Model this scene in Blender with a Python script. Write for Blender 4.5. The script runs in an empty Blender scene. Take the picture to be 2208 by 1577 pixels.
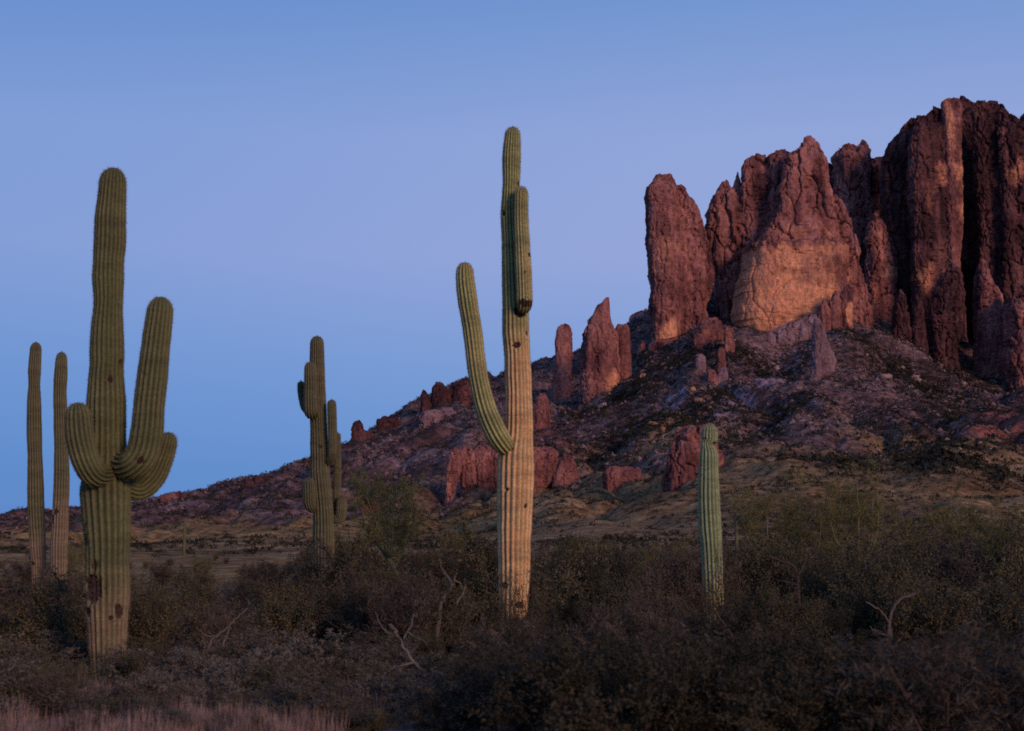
import bpy, math, time
import numpy as np
from mathutils import Vector, Euler
T0 = time.time()
scene = bpy.context.scene
COL = scene.collection
R = math.radians

# ------------------------------------------------------------------ camera
W_PX, H_PX = 2208.0, 1577.0
F_PX = 3033.0
HORIZON = 1200.0
CAM_H = 1.6
CX, CY = W_PX / 2, H_PX / 2
PITCH = math.atan((HORIZON - CY) / F_PX)
cam_d = bpy.data.cameras.new('camera')
cam_d.sensor_width = 36.0
cam_d.lens = 36.0 * F_PX / W_PX
cam_d.clip_start = 0.1
cam_d.clip_end = 20000
cam_d.dof.use_dof = True
cam_d.dof.focus_distance = 48.0
cam_d.dof.aperture_fstop = 2.0
cam = bpy.data.objects.new('camera', cam_d)
cam.location = (0, 0, CAM_H)
cam.rotation_euler = (math.pi / 2 + PITCH, 0, 0)
COL.objects.link(cam)
scene.camera = cam

# ------------------------------------------------------------------ world, sun, exposure
SUN_AZ = R(32)        # to the right, behind the camera
SUN_EL = R(14)
world = bpy.data.worlds.new('World')
scene.world = world
world.use_nodes = True
nt = world.node_tree
nt.nodes.clear()
w_out = nt.nodes.new('ShaderNodeOutputWorld')
w_bg = nt.nodes.new('ShaderNodeBackground')
w_sky = nt.nodes.new('ShaderNodeTexSky')
w_sky.sky_type = 'NISHITA'
w_sky.sun_disc = False
w_sky.sun_elevation = R(3)
w_sky.sun_rotation = math.pi - SUN_AZ
w_sky.air_density = 1.0
w_sky.dust_density = 0.6
w_sky.ozone_density = 2.0
w_geo = nt.nodes.new('ShaderNodeTexCoord')
w_sep = nt.nodes.new('ShaderNodeSeparateXYZ')
w_ramp = nt.nodes.new('ShaderNodeValToRGB')
SKY = [(0.0, (0.085, 0.235, 0.575)), (0.06, (0.10, 0.25, 0.60)), (0.13, (0.165, 0.295, 0.63)), (0.21, (0.26, 0.345, 0.66)),
       (0.29, (0.245, 0.345, 0.66)), (0.38, (0.145, 0.275, 0.60)), (0.60, (0.10, 0.21, 0.50)), (1.0, (0.07, 0.15, 0.40))]
el = w_ramp.color_ramp.elements
while len(el) < len(SKY):
    el.new(0.5)
for e, (p, c) in zip(el, SKY):
    e.position = p
    e.color = (*c, 1)
w_mul = nt.nodes.new('ShaderNodeMix'); w_mul.data_type = 'RGBA'; w_mul.blend_type = 'ADD'
w_mul.inputs[0].default_value = 0.016
nt.links.new(w_geo.outputs['Generated'], w_sep.inputs[0])
nt.links.new(w_sep.outputs['Z'], w_ramp.inputs[0])
w_az = nt.nodes.new('ShaderNodeMapRange'); w_az.interpolation_type = 'SMOOTHSTEP'
w_az.inputs['From Min'].default_value = -0.45; w_az.inputs['From Max'].default_value = 0.2
nt.links.new(w_sep.outputs['X'], w_az.inputs['Value'])
w_tint = nt.nodes.new('ShaderNodeMix'); w_tint.data_type = 'RGBA'
w_tint.inputs[6].default_value = (0.80, 0.90, 0.97, 1); w_tint.inputs[7].default_value = (1.10, 1.04, 1.01, 1)
nt.links.new(w_az.outputs[0], w_tint.inputs[0])
w_tm = nt.nodes.new('ShaderNodeMix'); w_tm.data_type = 'RGBA'; w_tm.blend_type = 'MULTIPLY'; w_tm.inputs[0].default_value = 1.0
nt.links.new(w_ramp.outputs[0], w_tm.inputs[6]); nt.links.new(w_tint.outputs[2], w_tm.inputs[7])
nt.links.new(w_tm.outputs[2], w_mul.inputs[6])
nt.links.new(w_sky.outputs[0], w_mul.inputs[7])
nt.links.new(w_mul.outputs[2], w_bg.inputs[0])
w_bg.inputs[1].default_value = 1.0
nt.links.new(w_bg.outputs[0], w_out.inputs[0])

sun_d = bpy.data.lights.new('sun', 'SUN')
sun_d.energy = 2.1
sun_d.angle = R(14)
sun_d.color = (1.0, 0.60, 0.42)
sun = bpy.data.objects.new('sun', sun_d)
sv = Vector((math.sin(SUN_AZ) * math.cos(SUN_EL), -math.cos(SUN_AZ) * math.cos(SUN_EL), math.sin(SUN_EL)))
sun.rotation_euler = sv.to_track_quat('Z', 'Y').to_euler()
sun.location = (60, -90, 60)
COL.objects.link(sun)

scene.view_settings.view_transform = 'Standard'
scene.view_settings.look = 'None'
scene.view_settings.exposure = 0.0
scene.view_settings.gamma = 1.0
scene.render.engine = 'CYCLES'
scene.cycles.max_bounces = 4
scene.cycles.diffuse_bounces = 2
scene.cycles.transparent_max_bounces = 4
scene.cycles.use_denoising = False
scene.cycles.filter_width = 1.7

# ------------------------------------------------------------------ pixel helpers
CP, SP = math.cos(PITCH), math.sin(PITCH)
def ray(u, v):
    u = np.asarray(u, float); v = np.asarray(v, float)
    rx = (u - CX) / F_PX; up = (CY - v) / F_PX
    return rx, CP - up * SP, SP + up * CP
def at(u, v, Y):
    x, y, z = ray(u, v)
    return np.stack([x / y * Y, np.broadcast_to(np.asarray(Y, float), np.shape(x / y * Y)), CAM_H + z / y * Y], -1)
def ax(u, v):
    x, y, z = ray(u, v)
    return x / y

# ------------------------------------------------------------------ noise
rng = np.random.default_rng(7)
_perm = rng.permutation(256)
_perm = np.concatenate([_perm, _perm, _perm])
_grad = rng.normal(size=(256, 3)); _grad /= np.linalg.norm(_grad, axis=1)[:, None]
def perlin(P):
    P = np.asarray(P, float)
    i = np.floor(P).astype(int); f = P - i
    w = f * f * f * (f * (f * 6 - 15) + 10)
    i &= 255
    out = 0
    for dx in (0, 1):
        for dy in (0, 1):
            for dz in (0, 1):
                h = _perm[_perm[_perm[i[..., 0] + dx] + i[..., 1] + dy] + i[..., 2] + dz]
                g = _grad[h]
                d = f - np.array([dx, dy, dz])
                wt = (w[..., 0] if dx else 1 - w[..., 0]) * (w[..., 1] if dy else 1 - w[..., 1]) * (w[..., 2] if dz else 1 - w[..., 2])
                out = out + wt * np.sum(g * d, -1)
    return out * 1.6
def fbm(P, o=4, lac=2.03, gain=0.5):
    P = np.asarray(P, float); a = 1; s = 0; t = 0
    for k in range(o):
        s = s + a * perlin(P + 17.3 * k); t += a; a *= gain; P = P * lac
    return s / t
def ridge(P, o=3):
    P = np.asarray(P, float); a = 1; s = 0; t = 0
    for k in range(o):
        s = s + a * (1 - np.abs(perlin(P + 9.1 * k))); t += a; a *= 0.5; P = P * 2.1
    return s / t
def sstep(a, b, x):
    t = np.clip((x - a) / (b - a), 0, 1)
    return t * t * (3 - 2 * t)

_jit = rng.random((256, 3)); _val = rng.random(256)
def worley(P):
    P = np.asarray(P, float); i = np.floor(P).astype(int); f = P - i; i &= 255
    f1 = np.full(P.shape[:-1], 9.0); f2 = f1.copy(); vid = np.zeros(P.shape[:-1])
    for dx in (-1, 0, 1):
        for dy in (-1, 0, 1):
            for dz in (-1, 0, 1):
                h = _perm[_perm[_perm[(i[..., 0] + dx) & 255] + ((i[..., 1] + dy) & 255)] + ((i[..., 2] + dz) & 255)]
                q = _jit[h] + np.array([dx, dy, dz]) - f
                d = np.sqrt(np.einsum('...i,...i->...', q, q))
                c = d < f1
                f2 = np.where(c, f1, np.minimum(f2, d)); vid = np.where(c, _val[h], vid); f1 = np.where(c, d, f1)
    return f1, f2, vid

# ------------------------------------------------------------------ mesh helpers
def make_mesh(name, verts, faces, mat, smooth=True, attrs=None):
    verts = np.ascontiguousarray(verts, np.float32); faces = np.asarray(faces, np.int32)
    me = bpy.data.meshes.new(name)
    n, k = faces.shape
    me.vertices.add(len(verts)); me.vertices.foreach_set('co', verts.ravel())
    me.loops.add(n * k); me.loops.foreach_set('vertex_index', faces.ravel())
    me.polygons.add(n)
    me.polygons.foreach_set('loop_start', np.arange(0, n * k, k, dtype=np.int32))
    me.polygons.foreach_set('loop_total', np.full(n, k, np.int32))
    me.polygons.foreach_set('use_smooth', np.full(n, smooth))
    if attrs:
        for an, av in attrs.items():
            at_ = me.attributes.new(an, 'FLOAT', 'POINT')
            at_.data.foreach_set('value', np.ascontiguousarray(av, np.float32))
    me.update(calc_edges=True)
    me.validate()
    if mat:
        me.materials.append(mat)
    return me
def link(name, me, parent=None, loc=(0, 0, 0)):
    o = bpy.data.objects.new(name, me)
    o.location = loc
    if parent:
        o.parent = parent
    COL.objects.link(o)
    return o
def thing(name, label, cat, loc, group=None, rotz=0):
    o = bpy.data.objects.new(name, None)
    o.empty_display_size = 0.3
    o.location = [float(a) for a in loc]; o.rotation_euler = (0, 0, rotz)
    COL.objects.link(o)
    return tag(o, label, cat, group)
def tag(o, label, cat, group=None, kind=None):
    if label: o['label'] = label
    if cat: o['category'] = cat
    if group: o['group'] = group
    if kind: o['kind'] = kind
    return o
def grid_faces(nr, nc, wrap=False):
    i = np.arange(nr - 1)[:, None]; j = np.arange(nc if wrap else nc - 1)[None, :]
    j2 = (j + 1) % nc
    return np.stack(np.broadcast_arrays(i * nc + j, i * nc + j2, (i + 1) * nc + j2, (i + 1) * nc + j), -1).reshape(-1, 4)
class Tubes:
    def __init__(self, sides=5):
        self.v = []; self.f = []; self.n = 0; self.s = sides
    def add(self, pts, r0, r1=None):
        pts = np.asarray(pts, float); m = len(pts); r1 = r0 if r1 is None else r1
        rad = np.linspace(r0, r1, m) if np.isscalar(r0) else np.asarray(r0)
        d = np.gradient(pts, axis=0); d /= np.linalg.norm(d, axis=1)[:, None] + 1e-9
        ref = np.array([0.31, 0.87, 0.2]) if abs(d[0][2]) > 0.8 else np.array([0.1, 0.2, 1.0])
        a = np.cross(d, ref); a /= np.linalg.norm(a, axis=1)[:, None] + 1e-9
        b = np.cross(d, a)
        t = np.linspace(0, 2 * np.pi, self.s, endpoint=False)
        ring = pts[:, None] + rad[:, None, None] * (np.cos(t)[None, :, None] * a[:, None] + np.sin(t)[None, :, None] * b[:, None])
        self.v.append(ring.reshape(-1, 3)); self.f.append(grid_faces(m, self.s, True) + self.n); self.n += m * self.s
    def mesh(self, name, mat, off=(0, 0, 0)):
        return make_mesh(name, np.concatenate(self.v) - np.asarray(off), np.concatenate(self.f), mat)

# ------------------------------------------------------------------ materials
def mat_new(name, rough=0.9, spec=0.15):
    m = bpy.data.materials.new(name); m.use_nodes = True
    n = m.node_tree; b = n.nodes['Principled BSDF']
    b.inputs['Roughness'].default_value = rough
    b.inputs['Specular IOR Level'].default_value = spec
    return m, n, b
class NB:
    def __init__(self, nt_): self.t = nt_
    def n(self, ty, **kw):
        o = self.t.nodes.new(ty)
        for k, v in kw.items(): setattr(o, k, v)
        return o
    def l(self, a, b): self.t.links.new(a, b)
    def noise(self, vec, scale, detail=4, rough=0.55):
        o = self.n('ShaderNodeTexNoise'); o.inputs['Scale'].default_value = scale; o.inputs['Detail'].default_value = detail
        o.inputs['Roughness'].default_value = rough
        if vec is not None: self.l(vec, o.inputs['Vector'])
        return o.outputs['Fac']
    def mapv(self, vec, sc):
        o = self.n('ShaderNodeMapping'); o.inputs['Scale'].default_value = sc; self.l(vec, o.inputs['Vector']); return o.outputs[0]
    def ramp(self, fac, stops):
        o = self.n('ShaderNodeValToRGB'); e = o.color_ramp.elements
        while len(e) < len(stops): e.new(0.5)
        for q, (p, c) in zip(e, stops):
            q.position = p; q.color = (*c, 1) if len(c) == 3 else c
        self.l(fac, o.inputs[0]); return o.outputs[0]
    def mix(self, fac, a, b, mode='MIX'):
        o = self.n('ShaderNodeMix'); o.data_type = 'RGBA'; o.blend_type = mode
        for s, i in ((fac, 0), (a, 6), (b, 7)):
            if isinstance(s, (int, float)): o.inputs[i].default_value = s
            elif isinstance(s, tuple): o.inputs[i].default_value = (*s, 1)
            else: self.l(s, o.inputs[i])
        return o.outputs[2]
    def math(self, op, a, b=0.0, clamp=False):
        o = self.n('ShaderNodeMath', operation=op); o.use_clamp = clamp
        for s, i in ((a, 0), (b, 1)):
            if isinstance(s, (int, float)): o.inputs[i].default_value = s
            else: self.l(s, o.inputs[i])
        return o.outputs[0]
    def attr(self, name):
        o = self.n('ShaderNodeAttribute'); o.attribute_name = name; return o.outputs['Fac']
    def pos(self): return self.n('ShaderNodeNewGeometry').outputs['Position']
    def obj(self): return self.n('ShaderNodeTexCoord').outputs['Object']
    def rnd(self): return self.n('ShaderNodeObjectInfo').outputs['Random']
    def bump(self, h, bsdf, strength, dist):
        o = self.n('ShaderNodeBump'); o.inputs['Strength'].default_value = strength; o.inputs['Distance'].default_value = dist
        self.l(h, o.inputs['Height']); self.l(o.outputs[0], bsdf.inputs['Normal'])

def rock_material(name, dark, mid, pale, fresh_lit):
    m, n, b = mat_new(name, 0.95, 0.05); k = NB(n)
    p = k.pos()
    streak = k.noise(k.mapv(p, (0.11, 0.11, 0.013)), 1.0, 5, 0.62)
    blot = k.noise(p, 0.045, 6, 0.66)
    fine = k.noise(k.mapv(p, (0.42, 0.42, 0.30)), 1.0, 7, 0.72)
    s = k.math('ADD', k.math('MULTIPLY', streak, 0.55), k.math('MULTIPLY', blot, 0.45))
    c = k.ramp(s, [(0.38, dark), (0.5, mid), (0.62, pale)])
    f = k.math('ADD', k.math('MULTIPLY', k.attr('fresh_lit'), 0.8), k.math('MULTIPLY', k.math('SUBTRACT', blot, 0.5), 2.2))
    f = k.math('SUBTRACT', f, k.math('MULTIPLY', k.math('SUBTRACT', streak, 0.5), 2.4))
    f = k.math('MULTIPLY', k.ramp(f, [(0.25, (0, 0, 0)), (0.95, (1, 1, 1))]), k.ramp(k.attr('fresh_lit'), [(0.05, (0, 0, 0)), (0.3, (1, 1, 1))]))
    c = k.mix(f, c, fresh_lit)  # paler tone: real fresh rock, plus light painted on some faces
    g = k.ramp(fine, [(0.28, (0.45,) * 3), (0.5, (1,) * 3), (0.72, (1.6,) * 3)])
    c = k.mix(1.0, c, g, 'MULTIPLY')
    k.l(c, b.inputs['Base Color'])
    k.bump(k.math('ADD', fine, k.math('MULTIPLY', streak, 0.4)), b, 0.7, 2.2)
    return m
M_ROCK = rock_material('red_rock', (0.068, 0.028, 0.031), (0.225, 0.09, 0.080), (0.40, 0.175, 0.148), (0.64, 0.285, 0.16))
M_ROCKD = rock_material('varnished_shaded_rock', (0.028, 0.015, 0.018), (0.082, 0.037, 0.038), (0.19, 0.082, 0.076), (0.46, 0.19, 0.115))  # darker copy of red_rock: varnish plus the great cliff's shade in colour
M_ROCKP = rock_material('pale_purple_rock', (0.12, 0.072, 0.082), (0.23, 0.14, 0.155), (0.34, 0.22, 0.23), (0.42, 0.25, 0.21))

def ground_material():
    m, n, b = mat_new('desert_ground', 0.97, 0.05); k = NB(n); p = k.pos()
    n1 = k.noise(p, 0.03, 6, 0.65); n2 = k.noise(p, 0.35, 5, 0.65); n3 = k.noise(p, 3.5, 4, 0.6)
    base = k.ramp(n1, [(0.34, (0.062, 0.036, 0.037)), (0.5, (0.135, 0.078, 0.075)), (0.64, (0.24, 0.145, 0.137))])
    gold = k.ramp(n1, [(0.34, (0.14, 0.08, 0.038)), (0.5, (0.26, 0.152, 0.060)), (0.66, (0.36, 0.22, 0.095))])
    c = k.mix(k.attr('gold'), base, gold)
    near = k.ramp(n3, [(0.3, (0.13, 0.082, 0.058)), (0.7, (0.27, 0.17, 0.125))])
    c = k.mix(k.attr('near'), c, near)
    c = k.mix(k.attr('scree'), c, (0.30, 0.20, 0.225))
    c = k.mix(k.attr('red'), c, (0.24, 0.085, 0.065))
    c = k.mix(1.0, c, k.ramp(n2, [(0.32, (0.3,) * 3), (0.5, (0.9,) * 3), (0.66, (1.5,) * 3)]), 'MULTIPLY')
    k.l(c, b.inputs['Base Color'])
    k.bump(k.math('ADD', n2, k.math('MULTIPLY', n3, 0.12)), b, 0.8, 1.6)
    return m
M_GROUND = ground_material()

def cactus_material(name, green, crest, cork, cork2):
    m, n, b = mat_new(name, 0.72, 0.25); k = NB(n); p = k.obj()
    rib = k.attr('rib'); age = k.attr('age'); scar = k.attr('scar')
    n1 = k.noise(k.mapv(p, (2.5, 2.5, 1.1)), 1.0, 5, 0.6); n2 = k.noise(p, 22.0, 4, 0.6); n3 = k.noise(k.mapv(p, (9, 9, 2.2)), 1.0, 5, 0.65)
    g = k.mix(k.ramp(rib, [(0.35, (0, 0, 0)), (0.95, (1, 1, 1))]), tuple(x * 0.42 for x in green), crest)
    g = k.mix(k.ramp(n1, [(0.35, (0, 0, 0)), (0.65, (0.6,) * 3)]), g, green)
    ck = k.mix(k.ramp(rib, [(0.15, (0, 0, 0)), (0.8, (1, 1, 1))]), tuple(x * 0.24 for x in cork), cork)
    ck = k.mix(k.ramp(n3, [(0.45, (0, 0, 0)), (0.7, (0.8,) * 3)]), ck, cork2)
    a = k.ramp(k.math('ADD', age, k.math('MULTIPLY', k.math('SUBTRACT', n1, 0.5), 0.8)), [(0.25, (0, 0, 0)), (0.75, (1, 1, 1))])
    c = k.mix(a, g, ck)
    c = k.mix(1.0, c, k.ramp(n2, [(0.3, (0.72,) * 3), (0.7, (1.22,) * 3)]), 'MULTIPLY')
    nb_ = k.noise(k.mapv(p, (0.5, 0.5, 4.2)), 1.0, 4, 0.6)
    c = k.mix(1.0, c, k.ramp(nb_, [(0.35, (0.74,) * 3), (0.6, (1.12,) * 3)]), 'MULTIPLY')
    spot = k.ramp(n3, [(0.70, (0, 0, 0)), (0.76, (0.75,) * 3)])
    c = k.mix(spot, c, (0.05, 0.028, 0.018))
    c = k.mix(k.ramp(scar, [(0.25, (0, 0, 0)), (0.6, (1, 1, 1))]), c, k.ramp(n2, [(0.35, (0.014, 0.009, 0.008)), (0.7, (0.06, 0.03, 0.024))]))
    k.l(c, b.inputs['Base Color'])
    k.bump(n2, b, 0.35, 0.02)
    return m
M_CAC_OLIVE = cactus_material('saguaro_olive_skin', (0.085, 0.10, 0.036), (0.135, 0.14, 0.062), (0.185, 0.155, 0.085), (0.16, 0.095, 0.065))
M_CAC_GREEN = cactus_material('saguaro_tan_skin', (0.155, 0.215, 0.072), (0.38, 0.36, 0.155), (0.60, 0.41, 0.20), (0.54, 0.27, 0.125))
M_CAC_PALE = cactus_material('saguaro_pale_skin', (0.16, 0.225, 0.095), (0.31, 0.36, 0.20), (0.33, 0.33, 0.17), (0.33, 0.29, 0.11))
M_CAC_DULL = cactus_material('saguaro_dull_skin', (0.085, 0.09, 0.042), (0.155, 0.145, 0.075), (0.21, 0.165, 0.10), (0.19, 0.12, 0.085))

def plain(name, cols, scale=3.0, rough=0.85, objrand=True, transl=0.0):
    m, n, b = mat_new(name, rough, 0.1); k = NB(n)
    nz = k.noise(k.obj(), scale, 4, 0.6)
    if objrand:
        nz = k.math('ADD', k.math('MULTIPLY', nz, 0.75), k.math('MULTIPLY', k.rnd(), 0.25))
    c = k.ramp(nz, [(0.3 + 0.4 * i / max(1, len(cols) - 1), q) for i, q in enumerate(cols)])
    k.l(c, b.inputs['Base Color'])
    return m
M_SPINE = plain('cactus_spines', [(0.16, 0.11, 0.07), (0.25, 0.19, 0.13)], 5)
M_SPINEL = plain('pale_spines', [(0.34, 0.28, 0.2), (0.46, 0.4, 0.31)], 5)
M_SCARWOOD = plain('scar_tissue', [(0.02, 0.012, 0.01), (0.09, 0.04, 0.03)], 14)
M_LEAF = plain('creosote_leaves', [(0.042, 0.039, 0.022), (0.074, 0.066, 0.036), (0.112, 0.096, 0.052)], 1.3)
M_LEAFN = plain('shade_dark_leaves', [(0.022, 0.021, 0.013), (0.042, 0.038, 0.023), (0.070, 0.061, 0.036)], 1.3)  # creosote tone darkened; the near thicket's shade is in this colour
M_LEAFG = plain('bursage_leaves', [(0.065, 0.058, 0.042), (0.115, 0.10, 0.075), (0.16, 0.14, 0.115)], 1.8)
M_LEAFB = plain('dry_brush_twigs', [(0.050, 0.041, 0.030), (0.086, 0.068, 0.050), (0.125, 0.098, 0.074)], 1.8)
M_PALO = plain('palo_verde_twigs', [(0.080, 0.076, 0.028), (0.13, 0.12, 0.044), (0.18, 0.16, 0.064)], 1.1)
M_PALOBARK = plain('palo_verde_bark', [(0.11, 0.105, 0.05), (0.21, 0.19, 0.10)], 3)
M_STEM = plain('shrub_stems', [(0.03, 0.022, 0.018), (0.075, 0.055, 0.045)], 4)
M_DEAD = plain('bleached_dead_wood', [(0.075, 0.06, 0.05), (0.17, 0.14, 0.115)], 6)
M_LOG = plain('grey_weathered_log', [(0.16, 0.13, 0.15), (0.36, 0.30, 0.34)], 7)
M_GRASS = plain('dry_straw_grass', [(0.15, 0.10, 0.085), (0.27, 0.19, 0.165), (0.38, 0.28, 0.25)], 2.2)
M_SCRUB = plain('hillside_scrub_leaves', [(0.012, 0.012, 0.010), (0.024, 0.022, 0.015), (0.048, 0.041, 0.025)], 0.05)
def boulder_mat(name, a, b_):
    m, n, b = mat_new(name, 0.95, 0.05); k = NB(n); nz = k.noise(k.pos(), 0.6, 5, 0.65)
    c = k.ramp(nz, [(0.3, a), (0.7, b_)])
    k.l(c, b.inputs['Base Color']); k.bump(nz, b, 0.8, 1.0)
    return m
M_BLD = boulder_mat('talus_boulder_rock', (0.20, 0.125, 0.118), (0.42, 0.28, 0.25))
M_RUB = boulder_mat('rubble_rock', (0.12, 0.075, 0.072), (0.30, 0.195, 0.175))
M_BLDO = boulder_mat('orange_boulder_rock', (0.26, 0.12, 0.06), (0.46, 0.24, 0.13))

# ------------------------------------------------------------------ terrain
LAY = [
 (420, [(-400, 1192), (0, 1190), (200, 1172), (400, 1146), (560, 1130), (740, 1148), (940, 1138), (1100, 1112), (1240, 1082), (1400, 1055), (1560, 1026), (1750, 995), (1900, 990), (2050, 972), (2208, 992), (2600, 985)]),
 (640, [(-400, 1168), (0, 1162), (200, 1140), (400, 1108), (560, 1088), (740, 1052), (940, 1015), (1100, 995), (1240, 985), (1400, 945), (1560, 925), (1750, 890), (1900, 905), (2050, 935), (2208, 905), (2600, 900)]),
 (900, [(-400, 1128), (0, 1122), (100, 1116), (340, 1084), (530, 1049), (650, 1019), (740, 972), (820, 938), (900, 897), (1000, 868), (1100, 868), (1190, 866), (1300, 845), (1400, 748), (1480, 715), (1560, 700), (1700, 735), (1850, 690), (1950, 745), (2060, 800), (2150, 850), (2208, 835), (2600, 800)]),
 (1150, [(-400, 1135), (0, 1130), (340, 1092), (650, 1024), (740, 975), (820, 932), (900, 880), (950, 858), (1090, 812), (1180, 786), (1260, 756), (1400, 692), (1500, 640), (1600, 620), (1700, 640), (2208, 640), (2600, 640)]),
]
ag = np.linspace(-0.62, 0.62, 621)
def smooth1(y, s):
    kx = np.arange(-30, 31); kk = np.exp(-0.5 * (kx / s) ** 2); kk /= kk.sum()
    return np.convolve(np.pad(y, 30, mode='edge'), kk, mode='valid')
LY = [0.0, 60.0, 150.0]; LZ = [np.zeros_like(ag), np.zeros_like(ag), np.full_like(ag, 2.2)]
for Y, kn in LAY:
    P = at(np.array([k_[0] for k_ in kn]), np.array([k_[1] for k_ in kn]), Y)
    LY.append(float(Y)); LZ.append(smooth1(np.interp(ag, P[:, 0] / Y, P[:, 2]), 5.0))
LY += [1700.0, 3200.0, 9000.0]; LZ += [LZ[-1] * 0.85, np.full_like(ag, 30.0), np.zeros_like(ag)]
LY = np.array(LY); LZ = np.stack(LZ)
dlt = np.diff(LZ, axis=0) / np.diff(LY)[:, None]
TAN = np.zeros_like(LZ)
TAN[1:-1] = np.where(dlt[:-1] * dlt[1:] > 0, 2 * dlt[:-1] * dlt[1:] / (dlt[:-1] + dlt[1:] + 1e-12), 0)
def base_h(a, Y):
    a = np.clip(a, -0.62, 0.62); ai = (a + 0.62) / 1.24 * 620
    i0 = np.clip(np.floor(ai).astype(int), 0, 619); fa = ai - i0
    j = np.clip(np.searchsorted(LY, Y, side='right') - 1, 0, len(LY) - 2)
    h = LY[j + 1] - LY[j]; t = np.clip((Y - LY[j]) / h, 0, 1)
    t2, t3 = t * t, t * t * t
    def g(A, jj): return A[jj, i0] * (1 - fa) + A[jj, i0 + 1] * fa
    return (2 * t3 - 3 * t2 + 1) * g(LZ, j) + (t3 - 2 * t2 + t) * h * g(TAN, j) + (-2 * t3 + 3 * t2) * g(LZ, j + 1) + (t3 - t2) * h * g(TAN, j + 1)
def terrain_z(x, y):
    x = np.asarray(x, float); y = np.asarray(y, float)
    r = np.hypot(x, y); th = np.arctan2(x, y); ath = np.abs(th)
    fade = 1 - sstep(R(36), R(62), ath)
    thc = np.clip(th, -R(31.5), R(31.5))
    Ye = r * np.cos(thc)
    z = base_h(np.tan(thc), Ye) * fade
    hill = sstep(170, 420, Ye) * (1 - sstep(1500, 3000, Ye)) * fade
    P = np.stack([x, y, np.zeros_like(x)], -1)
    near = 0.10 * fbm(P / 6.0, 3) + 0.22 * fbm(P / 25.0 + 3.1, 2) * sstep(25, 60, r) + 0.55 * fbm(P / 14.0 + 1.7, 3) * sstep(45, 90, r)
    warp = P + 25 * np.stack([perlin(P / 90 + 5), perlin(P / 90 + 9), np.zeros_like(x)], -1)
    # gullies run downhill (towards the camera): compress along y
    gl = 1 - np.abs(perlin(warp * np.array([1 / 42., 1 / 150., 1]) + 2.2))
    gl2 = 1 - np.abs(perlin(warp * np.array([1 / 17., 1 / 55., 1]) + 7.7))
    g_amp = 1 - 0.55 * sstep(850, 1000, Ye)
    z = z + hill * ((0.62 - gl ** 2) * 11 * g_amp + (0.6 - gl2 ** 2) * 3.8 + 5.0 * fbm(P / 60.0 + 1.3, 3) + 3.0 * fbm(P / 11.0, 3))
    return z + near * (1 - 0.5 * hill)
NTH = np.concatenate([np.linspace(-180, -62, 22)[:-1], np.linspace(-62, -23.5, 34)[:-1], np.linspace(-23.5, 23.5, 600), np.linspace(23.5, 62, 34)[1:], np.linspace(62, 180, 22)[1:-1]])
NR = np.concatenate([[0.0, 1.0, 2.5, 4.5], np.geomspace(6, 160, 110), np.linspace(160, 1180, 500)[1:], np.geomspace(1180, 9000, 50)[1:]])
TH, RR = np.meshgrid(np.radians(NTH), NR)
gx = RR * np.sin(TH); gy = RR * np.cos(TH)
gz = np.concatenate([terrain_z(gx[i:i + 60], gy[i:i + 60]) for i in range(0, len(NR), 60)])
def hit(u, v, y0=6.0, y1=1400.0, n=900):
    """where the sight line of a photo pixel meets the ground"""
    u = np.atleast_1d(np.asarray(u, float)); v = np.atleast_1d(np.asarray(v, float))
    Ys = np.geomspace(y0, y1, n)
    x, y, z = ray(u, v)
    P = np.stack([(x / y)[:, None] * Ys, np.broadcast_to(Ys, (len(u), n)), CAM_H + (z / y)[:, None] * Ys], -1)
    below = P[..., 2] < terrain_z(P[..., 0], P[..., 1])
    i = np.argmax(below, 1); ok = below.any(1) & (i > 0)
    Yh = np.where(ok, Ys[i], np.nan)
    return np.stack([(x / y) * Yh, Yh, CAM_H + (z / y) * Yh], -1)
Yg = gy
gold = (1 - sstep(380, 660, Yg + 330 * fbm(np.stack([gx / 55, gy / 190, 0 * gx], -1), 3))) * sstep(45, 80, Yg)
gold = gold * np.where(gx < 0, 1.0, 0.8)
nearm = 1 - sstep(35, 75, RR)
def strip_mask(pts, width):
    H = hit([p[0] for p in pts], [p[1] for p in pts])
    H = H[~np.isnan(H[:, 0])]
    dm = np.full(gx.shape, 1e9)
    for a, b in zip(H[:-1], H[1:]):
        ab = (b - a)[:2]; t = np.clip(((gx - a[0]) * ab[0] + (gy - a[1]) * ab[1]) / (ab @ ab + 1e-9), 0, 1)
        dm = np.minimum(dm, np.hypot(gx - a[0] - t * ab[0], gy - a[1] - t * ab[1]))
    nz = fbm(np.stack([gx, gy, 0 * gx], -1) / 14 + 4.4, 3)
    return 1 - sstep(width * 0.35, width * 1.1, dm + nz * width * 1.2)
scree = np.maximum.reduce([strip_mask([(1540, 905), (1590, 870), (1650, 830), (1700, 790)], 9),
                           strip_mask([(1395, 920), (1430, 895), (1460, 855)], 8),
                           0.8 * strip_mask([(1355, 935), (1400, 905)], 8)])
redm = np.maximum(strip_mask([(2130, 930), (2165, 900), (2205, 860)], 16), 0.6 * strip_mask([(1165, 940), (1210, 960)], 8))
g_me = make_mesh('desert_terrain', np.stack([gx, gy, gz], -1).reshape(-1, 3), grid_faces(len(NR), len(NTH), True), M_GROUND, True,
                 {'gold': gold.ravel(), 'near': nearm.ravel(), 'scree': scree.ravel(), 'red': redm.ravel()})
g_ob = link('desert_terrain', g_me)
g_ob['kind'] = 'structure'
print('terrain', time.time() - T0)

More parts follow.
